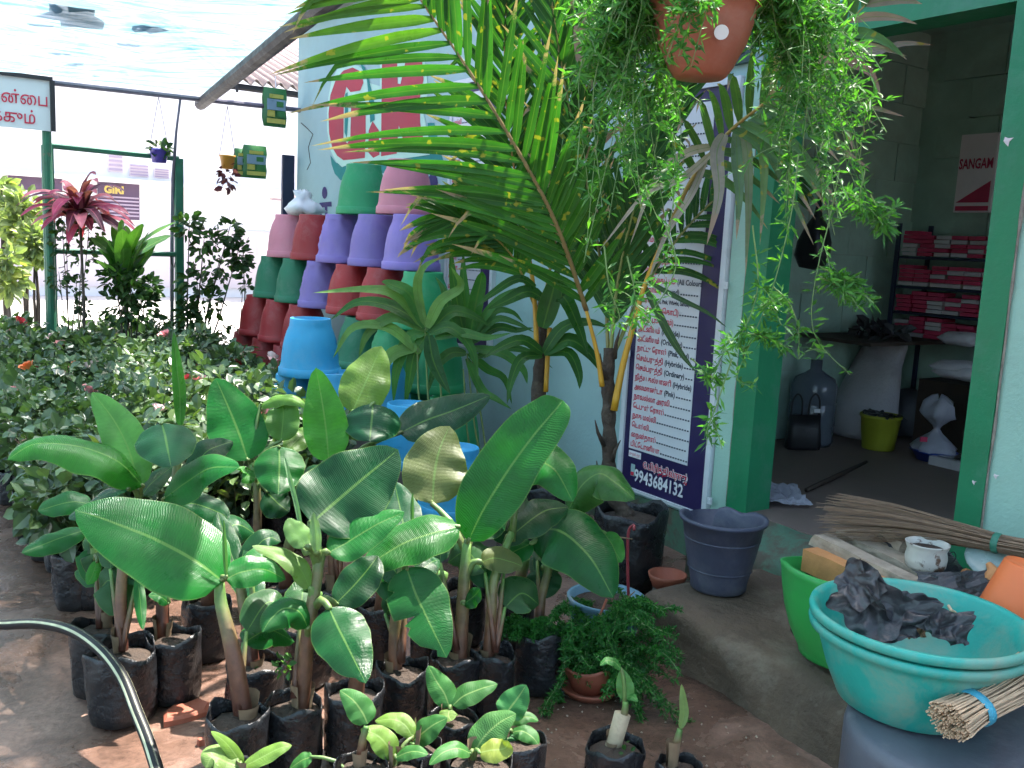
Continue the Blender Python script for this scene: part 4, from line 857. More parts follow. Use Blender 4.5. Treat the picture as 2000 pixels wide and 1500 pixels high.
# dry brown leaf sheath high up
sh_ = leaf([D(1150, 20, dA-.2), D(1140, 80, dA-.2), D(1128, 130, dA-.22)], .10, (CAM-D(1140, 80, dA)).normalized(), .4, .1, prof_lance, 10, 6, .1); sh_.build('dry_sheath', 'dry_leaf', pa, True)
# strap-leaved clumps before the pots
def strap(label, cat, base, r, hb, stems, leaves, c, name='areca_palm', grp=None):
    t = thing(name, label, cat, base, grp); d0 = dep(base); bag(t, base, r, hb, int(base.x*100))
    for pts in stems:
        mb = MB(); mb.tube(catmull([base+UP*hb*.8+V((rnd(-.03, .03), rnd(-.03, .03), 0))]+[D(x, y, d0+dd) for x, y, dd in pts], 10), [.007-.0003*i for i in range(11)], 6); mb.build('stem', 'rachis', t, True, color=(.16, .22, .06))
    for i, L in enumerate(leaves):
        pts, w_ = L[0], L[1]; cc = L[2] if len(L) > 2 else c; dd = L[3] if len(L) > 3 else 0
        P = [D(x, y, d0+dd+.02*k*(1 if i % 2 else -1)) for k, (x, y) in enumerate(pts)]
        kk = rnd(.8, 1.2); leaf(P, w_*d0/F, (UP*.7+(CAM-P[1]).normalized()).normalized(), .25, .1, prof_lance, 14, 4, .04, (), i+90).build('leaf', 'palm_fresh', t, True, color=tuple(x*kk for x in cc))
    return t
CG = (.045, .16, .03); CY = (.13, .26, .06)
strap('arching leafy young palm in front of the purple and red pots', 'palm', G(850, 1010), .09, .2, [[(838, 800, 0), (830, 640, 0)], [(862, 800, .02), (850, 660, .02)], [(820, 790, .0), (815, 680, 0)]],
 [([(830, 640), (780, 580), (720, 565), (610, 572)], 26, CY), ([(832, 640), (770, 600), (700, 590), (645, 625)], 28, CG), ([(830, 638), (800, 575), (762, 555), (745, 550)], 30, CG), ([(835, 645), (770, 620), (720, 650), (700, 700)], 26, (.10, .22, .05)), ([(835, 640), (860, 590), (900, 560), (880, 520)], 24, CY), ([(838, 650), (880, 610), (920, 615), (960, 640)], 28, CG), ([(840, 650), (880, 640), (920, 680), (935, 740)], 26, CG), ([(830, 650), (800, 660), (775, 720), (768, 790)], 28, CG), ([(838, 655), (845, 700), (862, 740), (880, 770)], 30, (.03, .11, .03)), ([(836, 650), (810, 690), (800, 740), (790, 800)], 26, CG), ([(830, 640), (815, 560), (830, 520), (870, 500)], 18, CY), ([(820, 690), (760, 640), (690, 640), (650, 700)], 24, CY), ([(850, 660), (900, 650), (950, 660), (1000, 650)], 22, CG), ([(815, 680), (770, 690), (735, 730), (715, 760)], 30, (.12, .24, .05))], CG)
strap('upright strap-leaved young palm before the navy-edged board', 'palm', G(945, 1000), .09, .2, [[(930, 850, 0), (912, 690, 0)], [(945, 850, .02), (922, 700, .02)], [(915, 860, 0), (905, 720, 0)]],
 [([(908, 660), (895, 600), (885, 540), (880, 480)], 24, CG), ([(912, 660), (908, 590), (905, 540), (905, 490)], 22, CG), ([(918, 655), (930, 590), (940, 545), (942, 530)], 30, (.035, .16, .02)), ([(905, 665), (880, 620), (868, 570), (850, 540)], 20, CG), ([(920, 660), (960, 600), (1000, 570), (1050, 558)], 18, CG), ([(920, 665), (965, 610), (1000, 610), (1022, 630)], 16, CG), ([(922, 668), (965, 625), (1005, 630), (1045, 650)], 17, CG), ([(920, 670), (970, 640), (1010, 645), (1042, 640)], 20, (.03, .13, .02)), ([(920, 680), (980, 690), (1020, 720), (1030, 750)], 22, CG), ([(915, 690), (950, 720), (985, 740), (1000, 790)], 20, CG), ([(910, 690), (880, 690), (850, 720), (835, 770)], 24, CG), ([(925, 700), (985, 680), (1040, 690), (1080, 720)], 18, (.03, .11, .02)), ([(912, 700), (940, 760), (970, 780), (1000, 800)], 18, CG), ([(905, 470), (895, 430), (860, 430), (830, 425)][::-1], 18, DRYC)], CG)
# ------------------------------------------------------------------ hanging basket with asparagus fern
leafmat('fern_needle', rough=.45, trans=.38, island=True, base=(.075, .23, .055))
leafmat('fern_dark', rough=.5, trans=.3, island=True, base=(.030, .15, .030))
pm('fern_stem', (.16, .26, .09), .6, .2, 20, 0)
pm('terracotta', (.33, .095, .055), .6, .16, 9, .2, 50, dirt=(.40, .22, .16), dscale=6, damt=.35)
def needles(mb, C, dens, L, rs, spread=1.0, cl=4, w=.0042):
    """little clusters of flat needles along a stem"""
    for i in range(len(C)-1):
        for q in range(dens):
            p = C[i].lerp(C[i+1], rs.random())
            for k in range(cl):
                d = V((rs.uniform(-1, 1), rs.uniform(-1, 1), rs.uniform(-.8, .9))).normalized(); l = L*rs.uniform(.5, 1.15); s = d.cross(V((rs.uniform(-1, 1), rs.uniform(-1, 1), rs.uniform(-1, 1)))).normalized()*w*rs.uniform(.7, 1.2)
                b = p + d*l*.08; m_ = b + d*l*.5 + UP*(-.05*l); e = b + d*l + UP*(-.18*l)
                mb.add([b, m_+s, e, m_-s], [(0, 1, 2, 3)])
def fern_strand(t, pts, rs, dens, L, mbN, mbS, br=2, w=.0042, brl=.1, cl=4):
    C = catmull(pts, 22); mbS.tube(C, [.0022*(1-.6*i/22) for i in range(23)], 4, False); needles(mbN, C[3:], dens, L, rs, 1, cl, w)
    for b in range(br):
        i = rs.randint(4, 19); d = V((rs.uniform(-1, 1), rs.uniform(-1, 1), rs.uniform(-.8, .3))).normalized(); q = [C[i], C[i]+d*brl*.5, C[i]+d*brl-UP*brl*.25]
        Q = catmull(q, 7); mbS.tube(Q, [.0014]*8, 3, False); needles(mbN, Q, dens, L, rs, 1, cl, w)
dH = 2.35
hp = D(1371, 84, dH)
hb_ = thing('hanging_basket', 'terracotta hanging pot with white sticker and trailing asparagus fern', 'hanging pot', hp)
r0 = 105*dH/F
mb = MB(); mb.lathe([(0, -.088), (.060, -.088), (.068, -.082), (.082, -.062), (r0*.82, .0), (r0*.93, .055), (r0*.955, .085), (r0*1.02, .087), (r0*1.03, .102), (r0*.99, .106), (r0*.93, .10), (r0*.9, .05)], 48, hp); hpo = mb.build('pot', 'terracotta', hb_, True)
mb = MB(); mb.lathe([(r0*.93, .09), (0, .10)], 24, hp); mb.build('soil', 'soil', hb_)
c = D(1409, 63, dH-.128); nrm = (CAM-c).normalized(); nrm = (nrm - UP*.35*0).normalized(); sx = nrm.cross(UP).normalized(); sy = sx.cross(nrm)
mb = MB(); mb.lathe([(.0175, 0), (.017, .002), (0, .002)], 20, c, None, (sx, -sy, nrm)); mb.build('sticker', 'ink_white', hpo)
for k in range(3):
    a = k*2.1+.6; q = hp + V((math.cos(a)*r0, math.sin(a)*r0, .115)); mb = MB(); mb.tube([q, hp+UP*.75], .0015, 4); mb.build('hanger_wire', 'pipe', hb_)
mb = MB(); mb.tube([hp+UP*.74, V((hp.x, hp.y, 3.1))], .002, 4); mb.build('hanger_wire', 'pipe', hb_)
rs = random.Random(5); mN, mS = MB(), MB()
def rim(a): return hp + V((math.cos(a)*r0*.95, math.sin(a)*r0*.95, .125))
# dense mass on the left
for i in range(38):
    x1, y1 = rs.uniform(1100, 1330), rs.uniform(200, 530)
    if i < 14: x1, y1 = rs.uniform(1110, 1235), rs.uniform(20, 260)
    st_ = rim(rs.uniform(2.0, 3.9)); dd = dH + rs.uniform(.02, .26)
    e = D(x1, y1, dd); m1 = st_ + V((rs.uniform(-.10, -.03), rs.uniform(0, .10), rs.uniform(.0, .06))); m2 = m1.lerp(e, .5) + V((rs.uniform(-.09, .09), rs.uniform(-.06, .06), rs.uniform(0, .1)))
    fern_strand(hb_, [st_, m1, m2, e], rs, 2, .044, mN, mS, 3, .0042, brl=.14, cl=2)
# mass on the right
for i in range(28):
    x1, y1 = rs.uniform(1500, 1735), rs.uniform(40, 480)
    if i > 24: x1, y1 = rs.uniform(1490, 1700), rs.uniform(-60, 150)
    st_ = rim(rs.uniform(-.6, 1.1)); dd = dH + rs.uniform(.0, .28); e = D(x1, y1, dd)
    m1 = st_ + V((rs.uniform(.02, .1), rs.uniform(-.05, .08), rs.uniform(.01, .08))); m2 = m1.lerp(e, .55) + V((rs.uniform(-.04, .05), rs.uniform(-.05, .05), .05))
    fern_strand(hb_, [st_, m1, m2, e], rs, 1, .044, mN, mS, 4, .0042, brl=.14, cl=3)
for i in range(16):       # sprays rising and spreading to the upper right and left
    lf_ = i % 3 == 2; x1, y1 = (rs.uniform(1110, 1230), rs.uniform(-40, 160)) if lf_ else (rs.uniform(1520, 1745), rs.uniform(10, 260))
    st_ = rim(2.6 if lf_ else rs.uniform(-.2, .8)); e = D(x1, y1, dH+rs.uniform(-.05, .2)); m1 = st_.lerp(e, .45)+UP*rs.uniform(.05, .12)
    fern_strand(hb_, [st_, m1, e], rs, 2, .040, mN, mS, 4, .0034, brl=.13, cl=2)
# sprigs over the pot face
for (x, y) in ((1325, 110), (1300, 120), (1290, 90), (1350, 130)):
    st_ = rim(rs.uniform(4.2, 5.2)); e = D(x, y, dH-.17); fern_strand(hb_, [st_, st_.lerp(e, .4)-CF*.05, e], rs, 2, .036, mN, mS, 1, brl=.06, cl=2)
# long trailing strands
for (pts, dn) in (([(1560, 300), (1545, 420), (1510, 560), (1470, 660), (1440, 740), (1480, 755)], 2), ([(1640, 330), (1620, 430), (1600, 510), (1585, 610), (1600, 670), (1660, 732)], 1), ([(1690, 330), (1680, 400), (1720, 440), (1755, 395)], 2), ([(1700, 380), (1725, 430), (1725, 455)], 2), ([(1510, 560), (1540, 590), (1560, 640), (1555, 655)], 1), ([(1600, 540), (1640, 560), (1670, 575)], 2), ([(1460, 650), (1500, 660), (1540, 680)], 2), ([(1430, 700), (1400, 790), (1385, 830), (1380, 870)], 1), ([(1300, 440), (1320, 520), (1280, 600), (1250, 620)], 1), ([(1470, 440), (1480, 560), (1450, 650), (1420, 670)], 2), ([(1350, 700), (1390, 735), (1400, 745)], 1), ([(1600, 520), (1650, 545), (1668, 545)], 3), ([(1390, 740), (1408, 700), (1425, 655)], 1), ([(1180, 480), (1190, 560), (1210, 620), (1185, 640)], 1), ([(1225, 500), (1240, 580), (1230, 660)], 1)):
    P = [D(x, y, dH+.03*k) for k, (x, y) in enumerate(pts)]; fern_strand(hb_, P, rs, dn, .040, mN, mS, 2, brl=.07, cl=2)
mN.build('needles', 'fern_needle', hb_, kind='stuff'); mS.build('trailing_stems', 'fern_stem', hb_, kind='stuff')
# ------------------------------------------------------------------ ferns and pots by the step
def needle_pot(label, base, pot_fn, tops, dens, L, name, cat, mat='fern_dark', sd=1, w=.0026):
    t = thing(name, label, cat, base); pot_fn(t); rs = random.Random(sd); a, b = MB(), MB()
    for (st_, e, arch) in tops:
        m = st_.lerp(e, .45)+UP*arch; fern_strand(t, [st_, m, e], rs, dens, L, a, b, 3, w, .09, 5)
    a.build('needles', mat, t, kind='stuff'); b.build('stems', 'fern_stem', t, kind='stuff'); return t
bT = G(1150, 1352); dT = dep(bT)
def tpot(t):
    mb = MB(); ax = (V((1, 0, 0)), V((0, 1, 0)), UP); r = 52*dT/F
    mb.lathe([(r*.55, .0), (r*.6, .0), (r*.95, .055), (r*1.05, .11), (r*1.12, .125), (r*1.05, .125), (r*.95, .10), (r*.5, .02)], 30, bT+UP*.012, lambda a, i, rr, h: (rr, h + (.035*math.sin(a+.6) if i > 2 else 0)), ax); mb.build('broken_pot', 'terracotta', t, True)
    mb = MB(); mb.lathe([(0, .0), (r*.9, .0), (r*1.1, .02), (r*1.15, .03), (r*1.08, .028), (r*.85, .012), (0, .01)], 30, bT+UP*.001); mb.build('saucer', 'terracotta', t, True)
    mb = MB(); mb.tube([D(1138, 1290, dT), D(1160, 1230, dT-.02), D(1185, 1170, dT-.02)], [.006, .005, .004], 6); mb.build('twig', 'terracotta', t, True)
rs = random.Random(9); tops = []
for i in range(30):
    st_ = bT + V((rs.uniform(-.05, .05), rs.uniform(-.05, .05), .10)); a = rs.uniform(0, 6.28)
    x, y = rs.uniform(1075, 1330), rs.uniform(1195, 1330)
    e = D(x, y, dT+rs.uniform(-.14, .12)); 
    if e.z < .03: e.z = .03
    tops.append((st_, e, rs.uniform(.04, .14)))
for (x, y) in ((1070, 1400), (1085, 1360), (1060, 1330), (1300, 1380), (1330, 1400), (1280, 1330), (1320, 1330), (1250, 1410), (1275, 1440), (1335, 1420), (1345, 1460), (1240, 1380), (1310, 1300), (1335, 1290)): tops.append((bT+UP*.1+V((rs.uniform(-.04, .06), rs.uniform(-.05, .05), 0)), D(x, y, dT-.18 if y > 1370 else dT-.05), .07))
needle_pot('broken terracotta pot on a saucer with spreading dark asparagus fern', bT, tpot, tops, 4, .019, 'potted_fern', 'fern', sd=3)
bF = G(1045, 1345)
bU = G(1178, 1262); dU = dep(bU)
pm('pot_bluegrey', (.10, .22, .30), .6, .2, 9, .2, 50, dirt=(.30, .29, .28), dscale=6, damt=.7)
def upot(t):
    r = 75*dU/F; mb = MB(); mb.lathe([(0, 0), (r*.7, 0), (r*.8, .05), (r*.95, .16), (r, .175), (r*1.02, .19), (r*.93, .19), (r*.88, .16), (0, .155)], 36, bU, lambda a, i, rr, h: (rr, h)); mb.build('pot', 'pot_bluegrey', t, True)
    mb = MB(); mb.lathe([(r*.87, .162), (r*.4, .172), (0, .175)], 20, bU); mb.build('soil', 'soil', t, True)
    mb = MB(); mb.tube(catmull([D(1228, 1180, dU-.03), D(1226, 1110, dU-.05), D(1226, 1060, dU-.06), D(1229, 1034, dU-.06), D(1238, 1026, dU-.07), D(1238, 1036, dU-.08)], 14), .0055, 6); mb.build('red_stem', 'red_stem', t, True)
    for (a_, b_) in (((1200, 1150), (1212, 1070)), ((1205, 1185), (1240, 1155)), ((1195, 1175), (1205, 1145)), ((1180, 1045), (1235, 1053))):
        mb = MB(); mb.tube([D(*a_, dU-.08), D(*b_, dU-.1)], [.004, .002], 5); mb.build('dry_twig', 'dry_leaf', t)
pm('red_stem', (.30, .035, .045), .5, .25, 20, .2, 60)
rs = random.Random(12)
tops = [(bU+UP*.16+V((rs.uniform(-.06, .06), rs.uniform(-.06, .04), 0)), D(rs.uniform(1110, 1290), rs.uniform(1185, 1235), dU-rs.uniform(.08, .16)), .01) for i in range(8)]
needle_pot('blue-grey pot with red bare stem and fern, beside the palm bag', bU, upot, tops, 4, .018, 'potted_shrub', 'pot', sd=4)
# fern sprigs in the bag right of the slender banana
rs = random.Random(14); a, b = MB(), MB(); bK = G(1050, 1345); dK = dep(bK); kk = [o for o in bpy.data.objects if o.get('label', '').startswith('banana plant with a broad drooping')][0]
for i in range(12):
    st_ = bK+UP*.17+V((rs.uniform(-.05, .05), rs.uniform(-.06, .05), 0)); e = D(rs.uniform(970, 1110), rs.uniform(1205, 1250), dK-rs.uniform(.02, .12)); fern_strand(kk, [st_, st_.lerp(e, .5)+UP*.03, e], rs, 4, .017, a, b, 2, .0024, .06, 5)
a.build('fern_sprigs', 'fern_dark', kk, kind='stuff')
# ------------------------------------------------------------------ seedlings in front
def seedling(label, foot, bw, bh, stem, leaves, sd, srad=.011): return banana(label, foot, bw, bh, stem, srad, leaves, sd, 'banana seedling', 'banana seedlings along the front', 'banana_seedling', .0045, mat='young_leaf')
SL = (.06, .22, .045); SY = (.17, .30, .05)
seedling('pale banana seedling cut off at the bottom left of the row', (470, 1610), 110, .14, [(478, 1530, 0), (470, 1495, 0)], [([(470, 1500), (462, 1478), (440, 1450), (412, 1428)], 26, (0, -.03), SY, {}), ([(468, 1498), (440, 1488), (415, 1478), (402, 1500)], 54, (-.02, -.06), (.22, .34, .09), dict(up=.8)), ([(474, 1498), (510, 1480), (545, 1462), (570, 1456)], 30, (0, .02), SY, dict(up=.8))], 31)
seedling('single-leaf seedling with red stem between the front bags', (705, 1600), 100, .15, [(702, 1510, 0), (708, 1450, 0), (716, 1418, 0)], [([(718, 1414), (708, 1392), (690, 1368), (664, 1348)], 52, (0, .02), SL, dict(up=.4, cam=1)), ([(610, 1478), (590, 1485), (565, 1502)], 28, (0, 0), SL, {})], 32)
seedling('seedling with three yellow-green leaves, bottom centre', (772, 1600), 100, .15, [(772, 1515, 0), (770, 1485, 0)], [([(768, 1482), (755, 1455), (735, 1435), (704, 1424)], 48, (0, .0), SY, dict(up=.6)), ([(772, 1480), (795, 1470), (815, 1468), (836, 1474)], 28, (-.02, -.05), SL, dict(up=.8)), ([(806, 1440), (790, 1415), (765, 1405), (732, 1408)], 36, (.04, .06), SY, dict(up=.8))], 33)
seedling('seedling with one broad leaf right of the yellow-green one', (812, 1560), 90, .15, [(806, 1480, 0), (806, 1450, 0)], [([(806, 1448), (825, 1432), (848, 1415), (874, 1402)], 46, (0, .0), SL, dict(up=.6)), ([(806, 1448), (810, 1420), (812, 1400)], 6, (0, 0), DRYC, dict(up=0, cam=1))], 34)
seedling('seedling with a raised and a sideways leaf before the centre bags', (880, 1500), 96, .15, [(874, 1425, 0), (880, 1385, 0)], [([(878, 1382), (868, 1355), (852, 1330), (836, 1300)], 48, (.0, .03), SL, dict(up=.3, cam=1)), ([(884, 1378), (905, 1360), (940, 1345), (972, 1336)], 42, (0, .02), SL, dict(up=.7)), ([(878, 1385), (876, 1398), (882, 1408)], 36, (-.02, -.06), SY, dict(up=.7))], 35)
seedling('seedling with crossing leaves and a browned yellow one, bottom right of centre', (935, 1590), 128, .15, [(926, 1500, 0), (924, 1472, 0)], [([(926, 1470), (945, 1440), (975, 1412), (1008, 1394)], 62, (0, .02), (.09, .25, .06), dict(up=.5)), ([(920, 1472), (895, 1462), (865, 1470), (838, 1494)], 32, (-.02, -.08), SL, dict(up=.9)), ([(936, 1470), (960, 1465), (985, 1462), (994, 1448)], 44, (-.04, -.06), (.26, .32, .05), dict(up=.7))], 36)
seedling('seedling with a round bright leaf above the crossing ones', (1010, 1545), 105, .15, [(1000, 1470, 0), (988, 1430, 0), (985, 1402, 0)], [([(985, 1400), (995, 1385), (1012, 1362), (1028, 1338)], 58, (0, .02), (.05, .24, .06), dict(up=.4, cam=1)), ([(990, 1420), (1010, 1405), (1032, 1400), (1052, 1408)], 24, (.02, .02), SL, {}), ([(1000, 1430), (1020, 1428), (1040, 1440), (1052, 1455)], 32, (.0, -.02), SL, dict(up=.8)), ([(995, 1430), (992, 1440), (990, 1452)], 40, (0, -.02), GRN, {})], 37)
def logcap(t, B, d0):
    mb = MB(); mb.tube([D(1192, 1478, d0), D(1203, 1440, d0), D(1216, 1394, d0)], [.023, .021, .022], 12); mb.build('cut_stump', 'pale_bark', t, True); weed(t, D(1222, 1470, d0-.02), .035)
pm('pale_bark', (.42, .33, .22), .85, .25, 14, .5, 45, dirt=(.12, .08, .05), dscale=9, damt=.8)
t = seedling('seedling sprouting from a pale cut stump, right of the row', (1196, 1570), 112, .17, [(1196, 1480, 0), (1218, 1400, 0), (1222, 1370, 0)], [([(1222, 1368), (1222, 1350), (1218, 1328), (1214, 1306)], 34, (0, 0), (.10, .27, .07), dict(up=.1, cam=1, fold=.3)), ([(1214, 1308), (1200, 1293), (1185, 1290), (1172, 1300)], 16, (0, -.01), SL, dict(up=1)), ([(1226, 1362), (1234, 1360), (1246, 1370)], 15, (0, -.02), SL, {})], 38); logcap(t, G(1196, 1570), dep(G(1196, 1570)))
seedling('seedling with one rolled pale leaf, rightmost of the front row', (1318, 1590), 86, .14, [(1312, 1500, 0), (1322, 1450, 0), (1328, 1424, 0)], [([(1329, 1424), (1336, 1395), (1334, 1365), (1331, 1336)], 17, (0, 0), (.24, .34, .12), dict(up=0, cam=1, fold=1.0))], 39)
# ------------------------------------------------------------------ rose bushes in bags
leafmat('rose_leaf', rough=.36, trans=.25, island=True, base=(.078, .13, .065), spec=.7)
pm('rose_petal', None, .55, .2, 20, 0, objcol=True)
pm('rose_stem', (.05, .07, .025), .7, .3, 20, 0)
def rose_variant(sd):
    rs = random.Random(sd); a = MB(); s = MB()
    for k in range(5):
        d = V((rs.uniform(-.10, .10), rs.uniform(-.10, .10), 0)); e = V((0, 0, .19))+d+UP*rs.uniform(.16, .34)
        s.tube([V((d.x*.15, d.y*.15, .15)), V((d.x*.6, d.y*.6, .28)), e], [.004, .003, .002], 4, False)
        scatter_leaves(a, e+V((0, 0, -.03)), (.11, .11, .11), 34, .058, sd*7+k, .7, .1, .72)
    scatter_leaves(a, (0, 0, .26), (.15, .15, .10), 46, .06, sd*7+9, .7, .2, .72)
    fl = MB(); q = V((0, 0, 0))
    for k in range(9):
        an = k*2.4; r = .006+.0016*k; c_ = V((math.cos(an)*r, math.sin(an)*r, .018-.001*k)); o_ = V((math.cos(an), math.sin(an), .5)).normalized()*(.012+.001*k); s_ = V((-math.sin(an), math.cos(an), 0))*(.011+.001*k)
        fl.add([c_-UP*.014, c_+s_+o_*.5, c_+o_, c_-s_+o_*.5], [(0, 1, 2, 3)])
    return a.mesh('foliage'), s.mesh('stems'), fl.mesh('flower')
RV = [rose_variant(k) for k in range(6)]
def bagmesh(sd):
    t = bpy.data.objects.new('x', None); col.objects.link(t); ORG[t] = V((0, 0, 0)); b = bag(t, V((0, 0, 0)), .075, .19, sd); me = b.data
    for ch in list(t.children): bpy.data.objects.remove(ch)
    bpy.data.objects.remove(t); return me
RB = [bagmesh(k) for k in range(3)]
FC = [(.45, .02, .03), (.70, .30, .32), (.80, .55, .55), (.75, .68, .60), (.65, .16, .04)]
rs = random.Random(21); nrose = 0
lab0 = {'edge': 'leafy rose bush in a black bag along the muddy path edge', 'far': 'leafy rose bush in the sunny rows under the gate frame', 'mid': 'leafy rose bush in the middle of the dense rose bed'}
spots = []
o_ = 1.05
for io in range(8):
    for is_ in range(20):
        s_ = 3.9 + is_*.245 + (.12 if io % 2 else 0); oo = 1.0 + io*.225
        if s_ > 8.75 or (oo < 1.25 and s_ < 5.0): continue
        spots.append((s_+rs.uniform(-.04, .04), oo+rs.uniform(-.03, .03), 7-io))
for (x, y) in ((152, 1182), (185, 1180), (70, 1045), (22, 982), (60, 985), (105, 1075), (225, 1150), (265, 1150), (320, 1140)):
    g = G(x, y); spots.append((g.dot(UW), PW-g.dot(NW), -1))
ORD = ('first', 'second', 'third', 'fourth', 'fifth', 'sixth', 'seventh', 'eighth')
FN = ('red', 'pink', 'pale pink', 'creamy', 'orange')
for i, (s_, oo, row_) in enumerate(spots):
    P = W(s_, 0, oo); kind = 'edge' if oo > 2.45 else ('far' if s_ > 7.2 else 'mid')
    nfl = rs.choice((0, 0, 0, 1, 1)); fci = rs.randrange(5)
    sec = 'near end' if s_ < 5.0 else ('near half' if s_ < 6.2 else ('far half' if s_ < 7.4 else 'far end by the gate'))
    lab_ = 'small leafy rose bush set apart on the muddy path side of the bananas' if row_ < 0 else 'rose bush %s, %s row from path, %s' % ('with a %s bloom' % FN[fci] if nfl else 'without blooms', ORD[row_], sec)
    t = thing('rose_bush', lab_, 'rose bush', P, 'rose bushes in black bags'); sc = rs.uniform(.85, 1.2); t.scale = (sc, sc, sc*rs.uniform(.9, 1.15)); t.rotation_euler = (0, 0, rs.uniform(0, 6.28))
    k = rs.randrange(6); link('foliage', RV[k][0], 'rose_leaf', t, kind='stuff'); link('stems', RV[k][1], 'rose_stem', t, kind='stuff'); link('grow_bag', RB[k % 3], 'bag_plastic', t)
    for q in range(nfl):
        f = link('flower', RV[0][2], 'rose_petal', t, FC[fci]); a_ = rs.uniform(0, 6.28); r_ = rs.uniform(0, .14); f.location = (math.cos(a_)*r_, math.sin(a_)*r_, rs.uniform(.40, .56)); f.scale = [rs.uniform(.9, 1.5)]*3; f.rotation_euler = (rs.uniform(-.5, .5), rs.uniform(-.5, .5), a_)
# ------------------------------------------------------------------ taller plants along the gate
leafmat('shrub_leaf', rough=.45, trans=.25, island=True, base=(.030, .075, .022))
leafmat('cordyline_leaf', veins=1, rough=.4, trans=.3, freq=1, slant=8, midrib=(.5, .12, .2), ribw=.06)
leafmat('sunny_leaf', rough=.5, trans=.4, island=True, base=(.28, .33, .18))  # paleness of overexposed, sunlit leaves is put into this base colour
pm('bark', (.07, .055, .045), .9, .3, 14, .4, 45)
def fan(label, name, cat, foot, top, n, L, w, cols, mat, sd, dr=.5, prof=prof_strap, el=(.1, 1.2), stemr=.012, extra=0):
    rs = random.Random(sd); t = thing(name, label, cat, foot); mb = MB(); mb.tube([foot, foot.lerp(top, .5)+V((.02, 0, 0)), top], [stemr*1.2, stemr, stemr*.8], 7); mb.build('trunk', 'bark', t, True)
    bag(t, V((foot.x, foot.y, 0)), .10, .22, sd)
    for i in range(n):
        a = i*2.399+rs.uniform(-.2, .2); e = rs.uniform(*el); l = L*rs.uniform(.7, 1.1); d = V((math.cos(a)*math.cos(e), math.sin(a)*math.cos(e), math.sin(e)))
        b = top - UP*(extra*i/n); P = [b, b+d*l*.4, b+d*l*.75-UP*l*dr*.25, b+d*l-UP*l*dr*.6]
        leaf(P, w*rs.uniform(.8, 1.15), UP*1.0+d*-.2+V((0, -.3, 0)), .3, .1, prof, 10, 4, .05, (), i+sd).build('leaf', mat, t, True, color=rs.choice(cols))
    return t
def gpt(x, y, s_): p = SP(x, y, s_); return p
c0 = gpt(155, 400, 7.9); fan('red cordyline with arching pink and maroon leaves by the gate post', 'cordyline', 'plant', V((c0.x, c0.y, 0)), c0, 58, .48, .10, [(.32, .03, .09), (.45, .06, .14), (.10, .02, .045), (.20, .025, .06), (.50, .14, .20)], 'cordyline_leaf', 61, .75, el=(.0, 1.35), extra=.16)

leafmat('broad_leaf', veins=1, rough=.42, trans=.38, freq=14, slant=7, vein_amp=.1)
c0 = gpt(242, 500, 7.7); dc = fan('broad-leaved green plant standing between the gate posts', 'dumb_cane', 'plant', V((c0.x, c0.y, 0)), c0, 22, .46, .15, [(.07, .20, .035), (.14, .30, .06), (.05, .15, .03)], 'broad_leaf', 62, .12, prof_banana, (.55, 1.3), .02, .35)
def twiggy(label, name, foot, blobs, n, size, sd, mat='shrub_leaf', tr=.010):
    t = thing(name, label, 'shrub', foot); rs = random.Random(sd); a = MB(); top = max((b[0] for b in blobs), key=lambda q: q.z)
    for k, (c_, r_) in enumerate(blobs):
        mb = MB(); m = foot.lerp(c_, .55)+V((rs.uniform(-.03, .03), rs.uniform(-.03, .03), 0)); mb.tube([foot+UP*.0, m, c_+UP*r_*.4], [tr, tr*.7, tr*.3], 5); mb.build('branch', 'bark', t, True)
        scatter_leaves(a, c_, (r_, r_, r_*1.15), n, size, sd+k, .2, .1, .55)
    a.build('foliage', mat, t, kind='stuff'); return t
def blob(x, y, r, s_): p = gpt(x, y, s_); return (p, r*dep(p)/F)
f0 = gpt(372, 660, 7.9); f0.z = 0
twiggy('sparse dark-leaved shrub right of the gate frame', 'leafy_shrub', f0, [blob(400, 470, 42, 7.9), blob(430, 520, 45, 7.95), blob(385, 560, 40, 7.9), blob(365, 620, 26, 7.85), blob(450, 450, 26, 8), blob(370, 440, 24, 7.9), blob(410, 590, 30, 7.9), blob(465, 500, 22, 8)], 60, .085, 71)
f0 = gpt(470, 700, 8.0); f0.z = 0
twiggy('thin bare sapling left of the stacked pots', 'leafy_shrub', f0, [blob(478, 520, 20, 8.0), blob(475, 480, 22, 8.0), blob(480, 560, 10, 8.0)], 22, .06, 72, tr=.006)
f0 = gpt(140, 650, 8.05); f0.z = 0
twiggy('tangle of thin dark twigs under the red cordyline', 'leafy_shrub', f0, [blob(130, 470, 34, 8.05), blob(160, 500, 36, 8.05), blob(115, 540, 24, 8.0), blob(175, 450, 30, 8.1), blob(150, 560, 22, 8.05), blob(120, 430, 26, 8.05), blob(165, 600, 14, 8.05)], 40, .06, 73, tr=.007)
f0 = gpt(245, 660, 7.6); f0.z = 0
twiggy('dense dark bush at the foot of the broad-leaved plant', 'leafy_shrub', f0, [blob(255, 560, 40, 7.6), blob(240, 600, 42, 7.6), blob(275, 600, 36, 7.6), blob(225, 545, 26, 7.6), blob(290, 560, 20, 7.6)], 85, .075, 74)
f0 = gpt(340, 700, 7.8); f0.z = 0
twiggy('small dark shrub between rose bed and gate post', 'leafy_shrub', f0, [blob(325, 630, 14, 7.8), blob(365, 600, 16, 7.8), blob(450, 660, 24, 7.9), blob(330, 660, 20, 7.8)], 30, .06, 75, tr=.006)
